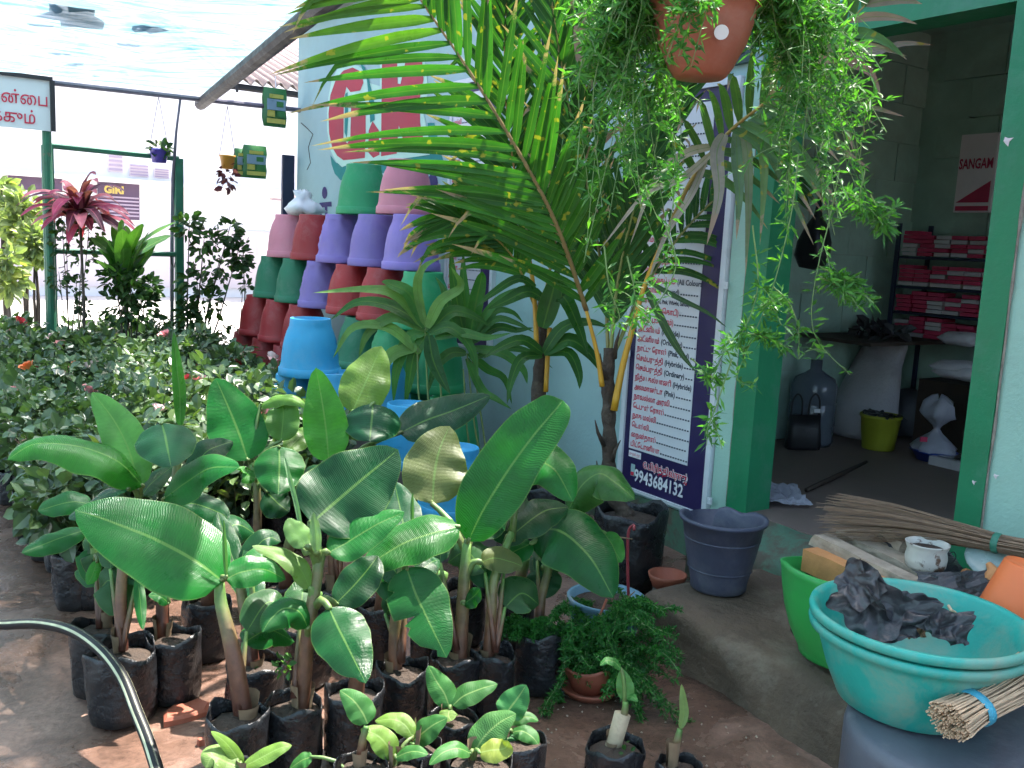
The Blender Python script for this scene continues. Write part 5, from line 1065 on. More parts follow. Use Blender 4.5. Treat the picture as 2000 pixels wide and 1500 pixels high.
for i, (x, y, r, s_, n_) in enumerate(((45, 430, 40, 10.5, 80), (15, 530, 34, 10.0, 60), (68, 480, 26, 10.2, 55), (5, 400, 34, 11, 60))):
    p, q = blob(x, y, r, s_); f0 = V((p.x, p.y, .02)); twiggy(('sunlit yellow-green bush left of the gate post', 'sunlit bush at the left edge above the roses', 'small sunlit bush touching the green gate post', 'pale sunlit tree at the far left under the sign')[i], 'sunlit_bush', f0, [(p, q), (p+UP*q*.7, q*.7), (p-UP*q*.6, q*.8)], n_, .13, 80+i, 'sunny_leaf', .02)
# ------------------------------------------------------------------ hung packets and small pots
pm('packet_green', (.03, .16, .04), .35, .2, 10, .2, 30); pm('packet_yellow', (.42, .40, .08), .35, .2, 10, .1); pm('packet_blue', (.18, .28, .34), .35, .2, 12, .1); pm('packet_brown', (.26, .15, .10), .4, .2, 10, .1)
def packet(label, x0, y0, x1, y1, s_, tilt=0):
    a = SP((x0+x1)/2, y0, s_); b_ = SP((x0+x1)/2, y1, s_); w_ = (x1-x0)*dep(a)/F/2*1.15; h_ = (a.z-b_.z)/2; c = (a+b_)/2
    t = thing('seed_packet', label, 'packet', V((c.x, c.y, b_.z)), 'packets hung in the porch'); mb = MB(); n = 8
    for i in range(n+1):
        for j in range(n+1):
            u, v = i/n*2-1, j/n*2-1; bulge = .03*(1-u*u)*(1-v**4); mb.v.append(c + NW*(u*w_*(1-.05*math.cos(v*6))) + UP*(v*h_) - UW*bulge)
    mb.f = [(i*(n+1)+j, (i+1)*(n+1)+j, (i+1)*(n+1)+j+1, i*(n+1)+j+1) for i in range(n) for j in range(n)]; k = len(mb.v)
    mb.v += [v + UW*.05*(1-abs((v-c).dot(UP))/h_*.8) for v in mb.v[:k]]; mb.f += [tuple(reversed([q+k for q in f])) for f in mb.f[:n*n]]; mb.build('pouch', 'packet_green', t, True)
    for (u, v, hw, hh, m_) in ((0, .12, .8, .28, 'packet_blue'), (-.45, -.35, .32, .16, 'packet_yellow'), (.42, -.35, .34, .16, 'packet_green'), (0, -.72, .8, .12, 'packet_yellow'), (0, .55, .6, .10, 'packet_yellow'), (.3, .15, .3, .14, 'packet_green')):
        q = MB(); q.box(c + NW*(u*w_) + UP*(v*h_) - UW*(.038 if m_ != 'packet_green' else .041), (hw*w_, .003, hh*h_), (NW, UW, UP)); q.build('print_panel', m_, t)
    q = MB(); q.tube([c+UP*h_-UW*.02, c+UP*(h_+.1)], .004, 4); q.build('string', 'ink_white', t)
packet('green picture packet hanging from the pipe by the shop corner', 517, 172, 557, 248, 8.15)
packet('broad green and yellow packet hanging beside the small orange pot', 478, 284, 518, 348, 8.3)
packet('narrow packet half behind the broad hanging packet', 460, 290, 482, 346, 8.36)
pm('plastic_violet', (.09, .07, .42), .4, .1, 8, 0); pm('plastic_orange', (.52, .25, .04), .4, .15, 8, 0)
def smallpot(label, x, y, wpx, hpx, s_, mat, lc, sd, below=False):
    p = SP(x, y, s_); k = dep(p)/F; r = wpx*k/2; h = hpx*k; b_ = V((p.x, p.y, p.z)); t = thing('hanging_pot', label, 'hanging pot', b_, None)
    mb = MB(); mb.lathe([(0, 0), (r*.72, 0), (r*.95, h*.85), (r*1.05, h*.88), (r*1.05, h), (r*.9, h), (r*.85, h*.8), (0, h*.8)], 20, b_); mb.build('pot', mat, t, True)
    a = MB(); scatter_leaves(a, b_+UP*(h*1.0 if not below else -h*.5), (r*1.1, r*1.1, h*.5 if not below else h*1.2), 40, .07, sd); a.build('foliage', lc, t, kind='stuff')
    for q in (-1, 1):
        mb = MB(); mb.tube([b_+NW*q*r+UP*h, V((b_.x, b_.y, 2.5))], .003, 4); mb.build('hanger_wire', 'pipe', t)
leafmat('maroon_leaf', rough=.5, trans=.2, island=True, base=(.08, .02, .04))
smallpot('small violet-blue pot hung on the gate rail', 311, 318, 36, 26, 8.25, 'plastic_violet', 'shrub_leaf', 91)
smallpot('small orange pot hung with drooping maroon plant', 444, 330, 30, 26, 8.3, 'plastic_orange', 'maroon_leaf', 92, True)
mb = MB(); mb.wbox(8.27, 8.31, .9, SP(580, 305, 8.3).z, .02, .13); solo('dark_board', mb, 'ink_dark', 'narrow dark board leaning at the far corner of the shop', 'board')
# garden hose
def hosemat():
    m, t, b = newmat('hose'); uv = N(t, 'ShaderNodeUVMap'); sp_ = N(t, 'ShaderNodeSeparateXYZ'); t.links.new(uv.outputs[0], sp_.inputs[0])
    r = ramp(t, [(0, (.010, .010, .013)), (.10, (.010, .010, .013)), (.11, (.55, .55, .36)), (.17, (.55, .55, .36)), (.18, (.010, .010, .013)), (.42, (.010, .010, .013)), (.43, (.55, .55, .36)), (.50, (.55, .55, .36)), (.51, (.010, .010, .013)), (.75, (.010, .010, .013)), (.76, (.55, .55, .36)), (.82, (.55, .55, .36)), (.83, (.010, .010, .013))]); r.color_ramp.interpolation = 'LINEAR'
    t.links.new(sp_.outputs[0], r.inputs[0]); n1 = tex(t, 20, 5); rr = ramp(t, [(.35, .8), (.7, 1.2)]); t.links.new(n1.outputs[0], rr.inputs[0])
    t.links.new(mixc(t, r.outputs[0], rr.outputs[0], 1.0, 'MULTIPLY'), b.inputs['Base Color']); b.inputs['Roughness'].default_value = .5; b.inputs['Specular IOR Level'].default_value = .3
hosemat()
C = catmull([G(-1500, 1180)+UP*.016, G(-600, 1215)+UP*.016, G(-260, 1225)+UP*.016, G(-90, 1222)+UP*.016, D(0, 1220, 3.05), D(75, 1218, 2.86), D(140, 1232, 2.74), D(195, 1268, 2.62), D(238, 1322, 2.52), D(268, 1395, 2.44), D(290, 1450, 2.38), D(312, 1520, 2.3), G(340, 1620)+UP*.02], 60); hm = MB(); n = 26; hm.tube(C, .0165, n)
hm.v = hm.v; hm.uv = [(k/n, i/60) for i in range(61) for k in range(n)]
solo('garden_hose', hm, 'hose', 'black hose with pale stripes arching over the muddy ground', 'hose', smooth=True)

c = W(7.05, 1.595, .40); mb = MB(); mb.lathe([(0, -.01), (.11, -.012), (.15, .02), (.11, .07), (.05, .11), (.07, .15), (.02, .17)], 18, c, lambda a, i, r, h: (r*(1+.2*math.sin(3*a+h*20)+.12*math.sin(7*a)), h+.015*math.sin(4*a+i))); pm('bag_white', (.72, .74, .76), .4, .08, 8, .4, 30); solo('plastic_bag', mb, 'bag_white', 'white plastic bag lying on the far left pots of the pile', 'bag', smooth=True)
# ------------------------------------------------------------------ things on and round the step
pm('bucket_grey', (.060, .065, .105), .5, .15, 8, .15, 40, dirt=(.16, .165, .19), dscale=4, damt=.7, dlo=.45, dhi=.7)
pm('green_plastic', (.035, .36, .075), .42, .12, 6, .1, 50, dirt=(.06, .22, .08), dscale=5, damt=.5)
pm('basin_teal', (.018, .36, .30), .5, .12, 5, .15, 50, dirt=(.26, .33, .25), dscale=5, damt=.85, dlo=.44, dhi=.68)
pm('orange_plastic', (.78, .17, .045), .45, .08, 6, .05)
pm('black_sheet', (.035, .036, .042), .36, .35, 9, .8, 22, dirt=(.12, .11, .11), dscale=6, damt=.5)
pm('broom_stick', (.21, .135, .085), .8, .25, 30, 0); pm('broom_pale', (.58, .40, .26), .75, .25, 30, 0)
pm('tie_green', (.03, .17, .11), .6, .2, 20, 0); pm('tie_blue', (.05, .30, .42), .5, .2, 20, 0)
pm('wood_orange', (.55, .235, .085), .75, .2, 9, .4, 40, dirt=(.22, .10, .05), dscale=6, damt=.5)
pm('wood_grey', (.38, .30, .23), .85, .3, 16, .7, 40, dirt=(.10, .07, .05), dscale=7, damt=.7)
pm('enamel', (.55, .52, .47), .4, .12, 9, .1, 40, dirt=(.12, .07, .045), dscale=13, damt=1, dlo=.52, dhi=.58)
pm('lid_plastic', (.24, .32, .30), .3, .15, 9, 0)
SZ = .19
def lathe_thing(name, label, cat, base, prof, mat, part, n=40, fn=None, extra=None, color=None):
    t = thing(name, label, cat, base); mb = MB(); mb.lathe(prof, n, base, fn); mb.build(part, mat, t, True, color=color)
    if extra: extra(t)
    return t
def crumple(c, ax, ay, w, h, amp, sd, n=16, fold=0.0, edge=.25, hf=1.0):
    """a creased sheet of plastic: sharp ridged folds and a ragged edge"""
    mb = MB(); az = ax.cross(ay).normalized()
    for i in range(n+1):
        for j in range(n+1):
            u, v = i/n*2-1, j/n*2-1; k = 1+edge*noise.noise((u*1.7+sd, v*1.7, sd*2.3))
            z = amp*(abs(noise.noise((u*1.6, v*1.6, sd)))*2.2-.5 + .6*hf*abs(noise.noise((u*3.7, v*3.7, sd+9))) + .25*hf*noise.noise((u*8, v*8, sd))) + fold*abs(u+.3*v)
            mb.v.append(V(c) + ax*(u*w*k) + ay*(v*h*k) + az*z)
    mb.f = [(i*(n+1)+j, (i+1)*(n+1)+j, (i+1)*(n+1)+j+1, i*(n+1)+j+1) for i in range(n) for j in range(n)]
    return mb
# dark bucket with a broken rim
bk = G(1402, 1147, SZ+.005); kb = dep(bk)/F; rb_, rt_ = 54*kb, 80*kb; hb = .275
def bfn(a, i, r, h):
    if i in (6, 7, 8, 9): return r, h - .06*max(0, math.cos(a-1.9))**14 - .02*max(0, math.cos(a-.9))**30
    return r, h
def bx_(t):
    for zz in (.30, .72):
        mb = MB(); r = (rb_+(rt_-rb_)*zz); mb.lathe([(r+.0005, hb*zz-.003), (r+.002, hb*zz), (r+.0005, hb*zz+.003)], 40, bk); mb.build('band', 'bucket_grey', t, True)
lathe_thing('plastic_bucket', 'dark grey plastic bucket with a broken rim standing on the step', 'bucket', bk, [(0, 0), (rb_*.94, 0), (rb_, .006), (rb_*1.01, .03), (rb_+(rt_-rb_)*.5, hb*.5), (rt_*.98, hb*.94), (rt_*1.05, hb*.95), (rt_*1.06, hb), (rt_*.98, hb), (rt_*.95, hb*.95), (rb_+(rt_-rb_)*.45, hb*.45), (rb_*.92, .012), (0, .011)], 'bucket_grey', 'shell', 48, bfn, bx_)
sc = G(1300, 1172); ks = dep(sc)/F
lathe_thing('clay_saucer', 'pale terracotta dish lying between the palm bag and the step', 'dish', sc, [(0, .06), (28*ks, .06), (36*ks, .10), (38*ks, .115), (34*ks, .115), (26*ks, .075), (0, .073)], 'terracotta', 'dish', 30, extra=lambda t: MB().lathe([(0, 0), (30*ks, 0), (26*ks, .06), (0, .06)], 20, sc).build('stone_under', 'stone', t))
# broken green pot
gp = G(1650, 1290, SZ+.005); kg = dep(gp)/F; r_ = 135*kg; hg = .31
def gfn(a, i, r, h):
    br_ = 0
    x = math.cos(a); y = math.sin(a)
    if i >= 4: br_ = .10*max(0, x*.75+.2) + .05*max(0, math.sin(a*1.0)) 
    return r*(1-.012*abs(math.sin(18*a))*(0 if i > 8 else 1)), max(.02, h-br_*(h/hg)**2)
lathe_thing('broken_pot', 'bright green broken flower pot standing on the step beside the basins', 'flower pot', gp, [(0, .012), (r_*.60, .0), (r_*.66, .004), (r_*.66, .03), (r_*.70, .045), (r_*.82, .10), (r_*.92, .17), (r_*.97, .23), (r_*1.0, hg*.93), (r_*1.02, hg), (r_*.97, hg), (r_*.94, .22), (r_*.8, .11), (r_*.6, .035), (0, .03)], 'green_plastic', 'shell', 72, gfn)
# grey cement drum and two nested basins
dc_ = D(1900, 1400, 2.2); dc_.z = 0
lathe_thing('cement_drum', 'smooth grey round drum under the turquoise basins', 'drum', dc_, [(0, 0), (.285, 0), (.285, .29), (.28, .315), (.262, .322), (0, .318)], 'drum_grey', 'body', 48)
rc = D(1793, 1222, 2.30); RB_ = 204*2.30/F; zb_ = .325
def basin(label, z, rr, dz):
    c = V((rc.x, rc.y, z)); H = rc.z - .325
    return lathe_thing('plastic_basin', label, 'basin', c, [(0, .0), (rr*.60, .0), (rr*.68, .012), (rr*.80, H*.40), (rr*.90, H*.78), (rr*.915, H*.86), (rr*.99, H*.90), (rr*1.0, H*.955), (rr*.99, H), (rr*.95, H*1.005), (rr*.915, H*.96), (rr*.88, H*.75), (rr*.77, H*.38), (rr*.62, .02), (0, .015)], 'basin_teal', 'shell', 72)
basin('lower turquoise basin, nested under the other one', zb_, RB_*1.0, 0)
basin('upper turquoise basin holding torn black plastic', zb_+.030, RB_*1.005, 0)
bz = zb_+.05
tp = thing('torn_plastic', 'torn black nursery bag scraps heaped in the upper turquoise basin', 'plastic scrap', V((rc.x, rc.y, bz)))
for (x, y, w_, h_, a1, a2, amp, sd, fd) in ((1700, 1180, .065, .080, .9, -.3, .018, 1, .03), (1752, 1188, .085, .045, -.35, .1, .016, 2, .04), (1725, 1228, .065, .045, .2, .5, .014, 3, .02), (1835, 1224, .06, .042, -.3, .3, .018, 4, .03), (1680, 1145, .045, .045, .7, -.6, .012, 5, .02)):
    c = D(x, y, 2.27); ax = (CX*math.cos(a1)+(-CD)*math.sin(a1)).normalized(); ay = (UP*.55+V((0, 1, 0))*.6+CX*a2).normalized(); ay = (ay-ax*ay.dot(ax)).normalized()
    crumple(c, ax, ay, w_, h_, amp*1.15, sd, 26, fd, .45, .45).build('scrap', 'black_sheet', tp, True)
crumple(D(1770, 1225, 2.30), CX, V((0, .8, .5)).normalized(), .05, .03, .02, 8, 12).build('scrap', 'dry_leaf', tp, label='brown scrap among the black ones')
mb = MB(); mb.tube([D(1852, 1182, 2.36), D(1858, 1192, 2.35), D(1868, 1196, 2.35)], [.004, .005, .002], 5); mb.build('straw', 'broom_pale', tp)
# brooms
def broom(label, pts, ds, n, rad, mat, tie, tiemat, sd, tiew=.02, tip=1.0, r0=.0012):
    rs = random.Random(sd); P = [D(x, y, d) for (x, y), d in zip(pts, ds)]; t = thing('broom', label, 'broom', P[1]); C = catmull(P, 10); mb = MB()
    for i in range(n):
        a, q = rs.uniform(0, 6.28), math.sqrt(rs.random()); u0 = rs.uniform(0, .05); u1 = 1-rs.uniform(0, .12); pts_ = []
        for k in range(9):
            u = u0+(u1-u0)*k/8; j = min(9, int(u*10)); c = C[j].lerp(C[j+1], u*10-j); T = (C[min(10, j+1)]-C[j]).normalized(); A = T.cross(UP).normalized(); B = A.cross(T)
            j2 = min(len(rad)-2, int(u*(len(rad)-1))); f = u*(len(rad)-1)-j2; R_ = rad[j2]*(1-f)+rad[j2+1]*f
            pts_.append(c + A*(math.cos(a)*q*R_*1.0) + B*(math.sin(a)*q*R_*.75) + V((0, 0, 1))*rs.uniform(-.002, .002))
        mb.tube(pts_, [r0*(1.35-.8*k/8) for k in range(9)], 4, True)
    mb.build('sticks', mat, t, kind='stuff')
    j = min(9, int(tie*10)); c = C[j].lerp(C[j+1], tie*10-j); T = (C[j+1]-C[j]).normalized(); A = T.cross(UP).normalized(); B = A.cross(T); j2 = min(len(rad)-2, int(tie*(len(rad)-1))); f = tie*(len(rad)-1)-j2; R_ = rad[j2]*(1-f)+rad[j2+1]*f
    m2 = MB(); m2.lathe([(R_*.98, -tiew/2), (R_*1.08, -tiew/3), (R_*1.1, tiew/3), (R_*.98, tiew/2)], 18, c, None, (A, B*.78, T)); m2.build('tie', tiemat, t, True); return t
broom('long coconut-stick broom lying across the things on the step, bristles to the left', [(2060, 1082), (1955, 1062), (1850, 1038), (1720, 1018), (1600, 1010)], [2.62, 2.72, 2.82, 2.95, 3.05], 190, [.034, .034, .048, .085, .115], 'broom_stick', .27, 'tie_green', 3)
broom('pale stick broom lying on the drum with its cut butt end forward', [(1848, 1412), (1890, 1388), (1940, 1362), (2010, 1318), (2120, 1250)], [2.02, 2.06, 2.10, 2.18, 2.3], 260, [.056, .047, .046, .056, .075], 'broom_pale', .32, 'tie_blue', 4, .022, r0=.0016)
# timber
def timber(label, a, b_, w_, h_, mat, sd, name='timber', rag=.12, n=12):
    A, B = a, b_; T = (B-A).normalized(); S = T.cross(UP).normalized(); Q = S.cross(T); mb = MB()
    for i in range(n+1):
        u = i/n; c = A.lerp(B, u)
        for k, (x, y) in enumerate(((-1, -1), (-.2, -1), (1, -1), (1, .1), (1, 1), (.3, 1), (-1, 1), (-1, .2))):
            kx = 1+rag*noise.noise((u*5, k*1.7, sd)); ky = 1+rag*noise.noise((u*5, k*2.9, sd+5))
            mb.v.append(c + S*(x*w_*kx) + Q*(y*h_*ky) + T*((rnd(-.012, .012)) if i in (0, n) else 0))
    mb.f = [(i*8+k, i*8+(k+1) % 8, (i+1)*8+(k+1) % 8, (i+1)*8+k) for i in range(n) for k in range(8)] + [tuple(range(7, -1, -1)), tuple(n*8+k for k in range(8))]
    return solo(name, mb, mat, label, 'wood')
timber('squared orange-brown wood block behind the green broken pot', D(1585, 1090, 2.95), D(1725, 1150, 2.75), .042, .036, 'wood_orange', 1, rag=.05)
timber('long weathered grey stick lying along the top of the wood block', D(1598, 1052, 2.98), D(1800, 1152, 2.68), .028, .020, 'wood_grey', 2)
timber('grey rough plank between the stick and the enamel pot', D(1650, 1042, 3.02), D(1825, 1128, 2.74), .034, .012, 'wood_grey', 3, rag=.3)
timber('short grey plank end under the broom, left of the enamel pot', D(1722, 1048, 2.98), D(1770, 1072, 2.88), .020, .022, 'wood_grey', 4)
timber('split pale wood piece sticking out above the basin rim', D(1700, 1138, 2.72), D(1800, 1168, 2.58), .022, .014, 'wood_grey', 5, rag=.3)
mb = crumple(D(1800, 1085, 2.88), CX, V((0, .8, .45)).normalized(), .10, .08, .02, 12, 16); solo('black_cloth', mb, 'black_sheet', 'crumpled black plastic under the small enamel pot', 'plastic sheet')
mb = crumple(D(1905, 1150, 2.62), CX, V((0, .8, .35)).normalized(), .14, .07, .02, 13, 16); solo('black_cloth', mb, 'black_sheet', 'crumpled black plastic beside the orange cup', 'plastic sheet')
mb = crumple(D(1600, 1112, 2.98), CX, V((0, .7, .3)).normalized(), .05, .05, .015, 14, 12); solo('black_cloth', mb, 'black_sheet', 'scrap of black plastic between the broken pot and wood block', 'plastic sheet')
ep = D(1806, 1112, 2.78); ke = dep(ep)/F
def ex_(t):
    mb = MB(); mb.tube(catmull([D(1842, 1090, 2.78), D(1862, 1078, 2.8), D(1866, 1092, 2.8), D(1848, 1108, 2.78), D(1838, 1110, 2.76)], 14), .0016, 4); mb.build('wire_handle', 'iron_dark', t)
    mb = MB(); mb.lathe([(36*ke, .066), (20*ke, .06), (0, .058)], 20, ep); mb.build('contents', 'soil', t)
lathe_thing('enamel_pot', 'small rusty white enamel pot with wire handle under the broom', 'pot', ep, [(0, 0), (30*ke, 0), (37*ke, .015), (39*ke, .04), (36*ke, .062), (40*ke, .080), (41*ke, .084), (37*ke, .084), (33*ke, .062), (35*ke, .03), (0, .01)], 'enamel', 'pot', 32, extra=ex_)
oc = D(1968, 1205, 2.5); ko = dep(oc)/F; tl = V((.16, -.05, 1)).normalized(); sx = tl.cross(V((0, 1, 0))).normalized(); sy = tl.cross(sx)
t = thing('orange_pot', 'upturned orange plastic pot at the right edge behind the basins', 'flower pot', oc)
mb = MB(); mb.lathe([(62*ko, -.03), (60*ko, .0), (38*ko, .152), (35*ko, .158), (33*ko, .150), (0, .148)], 36, oc, None, (sx, sy, tl)); mb.build('shell', 'orange_plastic', t, True)
mb = MB(); mb.tube(catmull([D(1885, 1118, 2.74), D(1900, 1135, 2.70), D(1922, 1140, 2.66), D(1940, 1120, 2.66), D(1930, 1100, 2.68)], 12), [.016, .02, .018, .014, .017, .013, .012, .015, .02, .02, .016, .012, .008], 8); solo('wood_root', mb, 'wood_orange', 'gnarled brown root piece beside the orange pot', 'wood', smooth=True)
lc = D(1955, 1098, 2.72); mb = MB(); ax = (CX, V((0, .8, .35)).normalized(), CX.cross(V((0, .8, .35)).normalized()))
mb.lathe([(0, .016), (.06, .012), (.085, .004), (.10, 0), (.10, -.004), (0, .006)], 40, lc, lambda a, i, r, h: (r*(1+(.03*math.sin(20*a) if i in (2, 3, 4) else 0)), h), ax); solo('scalloped_plate', mb, 'lid_plastic', 'scalloped grey-green plastic plate under the broom handle', 'plate', smooth=True)
# hidden rubble that carries the things on the step
rb2 = MB()
for (x, y, d_, hx, hy) in ((1690, 1130, 2.9, .17, .12), (1830, 1130, 2.78, .16, .13), (1960, 1150, 2.66, .17, .13)):
    c = D(x, y, d_); z1 = c.z-.03; 
    bo = MB(); bo.box(V((c.x, c.y+.03, (z1+SZ)/2)), (hx, hy, (z1-SZ)/2)); solo('wooden_crate', bo, 'wood_dark', ('low dark crate under the wood pieces on the step', 'low dark crate under the enamel pot', 'low dark crate under the orange pot')[(1690, 1830, 1960).index(x)], 'crate')
# litter on the ground
rs = random.Random(33); mb = MB()
for i in range(260):
    x, y = rs.uniform(950, 1700), rs.uniform(1180, 1500)
    if i > 300: x, y = rs.uniform(0, 700), rs.uniform(1000, 1500)
    g = G(x, y); so_ = g.dot(UW), PW-g.dot(NW)
    if so_[1] < .98 and so_[0] < 2.45: continue
    s = rs.uniform(.001, .006); a = rs.uniform(0, 6.28); d = V((math.cos(a), math.sin(a), 0)); e = V((-d.y, d.x, 0))*rs.uniform(.3, .9); z = UP*(.004)
    mb.add([g+d*s+z, g+e*s+z+UP*s*.6, g-d*s+z, g-e*s+z+UP*s*.2, g+UP*s+z], [(0, 1, 4), (1, 2, 4), (2, 3, 4), (3, 0, 4)])
pm('litter', (.34, .28, .22), .85, .5, 200, 0); o = mb.build('ground_litter', 'litter'); o['kind'] = 'stuff'; o['label'] = 'pale chips and crumbs scattered on the brown ground'; o['category'] = 'litter'
for i, (x, y, w_, h_) in enumerate(((365, 1395, .075, .05), (397, 1455, .018, .016))):
    g = G(x, y); mb = MB(); mb.lathe([(1, -.01), (1, .012), (.85, .02), (0, .022)], 9, g, lambda a, k, r, h: (r*w_*(.8+.25*math.sin(a*2+i)+.1*math.sin(5*a)), h)); solo('brick_piece', mb, 'terracotta', ('flat red-brown slab of brick lying between the grow bags', 'tiny brick crumb near the front left bag')[i], 'brick')
# ------------------------------------------------------------------ inside the shop
pm('carton_pink', (.50, .035, .10), .6, .2, 9, 0); pm('carton_white', (.52, .48, .50), .6, .12, 9, 0)
pm('sack_white', (.50, .48, .52), .7, .12, 8, .6, 60); pm('sack_brown', (.22, .10, .06), .8, .25, 8, .4, 40)
pm('black_leather', (.012, .011, .014), .45, .3, 8, .2, 40); pm('steel', (.5, .5, .52), .25, .1, 8, 0, metal=1)
pm('lime_plastic', (.34, .36, .03), .5, .15, 8, .1); pm('blue_plastic', (.03, .06, .30), .45, .15, 8, 0); pm('brick_plastic', (.32, .05, .025), .5, .15, 8, 0)
pm('thin_plastic', (.50, .50, .58), .25, .12, 8, .3, 30); add_translucent(MATS['thin_plastic'], .3, (1, 1, 1)); pm('jug_plastic', (.20, .23, .29), .15, .12, 8, .1, 30); MATS['jug_plastic'].node_tree.nodes['Principled BSDF'].inputs['Transmission Weight'].default_value = .45
def FP(x, y): return G(x, y, FZ+.001)
# shelf rack
rk = thing('shelf_rack', 'dark metal rack full of pink cartons against the back wall', 'shelf', W(2.7, FZ, -2.35))
def backp(x, y, o=-2.25): p = WP(x, y, o); return p.dot(UW), p.z
sL, sR = backp(1752, 560)[0], backp(1752, 560)[0]-.80
lev = [backp(1840, y)[1] for y in (502, 562, 614, 664)]
for z in lev:
    mb = MB(); mb.wbox(sR, sL, z-.018, z-.004, -2.55, -2.22); mb.build('shelf', 'ink_dark', rk)
for s_ in (sL, sR):
    for o_ in (-2.55, -2.21):
        mb = MB(); mb.wbox(s_-.012, s_+.012, FZ, lev[0]+.20, o_-.01, o_+.01); mb.build('upright', 'ink_dark', rk)
bxm = MB().box((0, 0, 0), (.050, .07, .0112), (UW, NW, UP)).mesh('carton'); bxw = bxm.copy()
rs = random.Random(8)
for li, z in enumerate(lev):
    for c_ in range(7):
        for k in range((6, 5, 5, 5)[li]-rs.randrange(2)):
            w_ = rs.random() < .38; o = link('carton', bxw if w_ else bxm, 'carton_white' if w_ else 'carton_pink'); o.location = W(sL-.07-c_*.108+rs.uniform(-.006, .006), z+.0125+k*.0262, -2.30+rs.uniform(-.012, .012)); o.rotation_euler = (0, 0, rs.uniform(-.06, .06))
            o['label'] = '%s carton, %s from the bottom in the %s stack from the left, %s shelf' % ('pale' if w_ else 'pink', ORD[k], ORD[c_], ('top', 'second', 'third', 'lowest')[li]); o['category'] = 'carton'; o['group'] = 'cartons on the rack'
# hung bag with print
pm('print_white', (.80, .70, .74), .5, .06, 8, 0); pz0 = WP(1913, 262, -2.4); pz1 = WP(1905, 415, -2.4); hgb = thing('hung_bag', 'white and red printed bag hanging on the back wall', 'bag', pz1)
mb = MB(); cc = (pz0+pz1)/2; hw_, hh_ = .115, (pz0.z-pz1.z)/2; mb.box(cc, (hw_, .02, hh_), (UW, NW, UP)); mb.build('bag', 'print_white', hgb)
text('SANGAM', cc+XW*(-hw_*.95)-UP*(-hh_*.12)-NW*.02, .085, 'carton_pink', hgb, XW, YW, bold=.002, squeeze=.62, lift=.004)
mb = MB(); q = [cc+XW*(hw_*a)+UP*(hh_*b)-NW*.024 for a, b in ((-.9, -.75), (.9, -.2), (.9, -.75))]; mb.add(q, [(0, 1, 2)]); mb.build('print_panel', 'carton_pink', hgb)
mb = MB(); mb.box(cc-UP*hh_*.9-NW*.022, (hw_*.9, .002, hh_*.06), (UW, NW, UP)); mb.build('print_panel', 'carton_pink', hgb)
# woven sack leaning in the corner
def sack(label, base, cols_, mat, name='woven_sack', cat='sack', sd=1):
    mb = MB(); n = 20
    for (dx, z, rx, ry) in cols_:
        for k in range(n):
            a = 2*math.pi*k/n; w_ = 1+.10*noise.noise((math.cos(a)*1.5, math.sin(a)*1.5, z*5+sd))+.05*noise.noise((math.cos(a)*4, math.sin(a)*4, z*12+sd)); mb.v.append(base + UW*(-dx) + UW*(math.cos(a)*rx*w_) - NW*(math.sin(a)*ry*w_) + UP*z)
    m = len(cols_); mb.f = [(i*n+k, i*n+(k+1) % n, (i+1)*n+(k+1) % n, (i+1)*n+k) for i in range(m-1) for k in range(n)] + [tuple(range(n-1, -1, -1)), tuple((m-1)*n+k for k in range(n))]
    return solo(name, mb, mat, label, cat, smooth=True)
B = FP(1668, 848); sack('big white woven sack leaning in the middle of the shop', B, [(0, 0, .24, .14), (.01, .04, .27, .17), (.03, .15, .25, .17), (.08, .32, .20, .13), (.12, .48, .17, .09), (.16, .60, .155, .05), (.17, .66, .15, .02)], 'sack_white', sd=2)
B = FP(1760, 845); sack('dark slumped sack behind the yellow-green bucket', B, [(0, 0, .18, .14), (0, .1, .19, .15), (.02, .24, .15, .1), (.03, .30, .05, .05)], 'drum_grey', sd=3)
B = FP(1632, 800); sack('brown sack slumped behind the water bottle', B, [(0, .0, .24, .12), (0, .15, .25, .14), (-.02, .34, .20, .12), (-.02, .44, .12, .08)], 'sack_brown', sd=4)
for i, (x, y, d_, lab, w_) in enumerate(((1880, 662, 5.35, 'white filled packet on the rack\'s lower right side, topmost', .13), (1872, 718, 5.3, 'white filled packet lying beneath the topmost one', .15), (1878, 728, 5.25, 'flat white packet under the other two', .15))):
    c = D(x, y, d_); mb = MB(); mb.lathe([(0, -.035), (.6, -.032), (1, 0), (.6, .032), (0, .036)], 20, c, lambda a, k, r, h: (r*w_*(1+.12*math.cos(2*a)**2), h*(1+.2*math.sin(3*a)))); solo('filled_packet', mb, 'sack_white', lab, 'packet', smooth=True)
mb = MB(); mb.wbox(backp(1800, 700)[0], backp(1800, 700)[0]-.6, FZ, D(1875, 735, 5.6).z-.05, -2.58, -2.25); solo('low_cupboard', mb, 'wood_dark', 'dark brown low cupboard under the rack and white packets', 'cupboard')
# water bottle
B = FP(1580, 866); kj = dep(B)/F; r_ = 44*kj
lathe_thing('water_bottle', 'large clear bluish water bottle standing behind the handbag', 'water bottle', B, [(0, 0), (r_*.9, 0), (r_, .03), (r_*.96, .12), (r_, .13), (r_, .25), (r_*.95, .26), (r_, .27), (r_*.99, .36), (r_*.85, .41), (r_*.45, .44), (r_*.25, .46), (r_*.25, .52), (0, .52)], 'jug_plastic', 'bottle', 32)
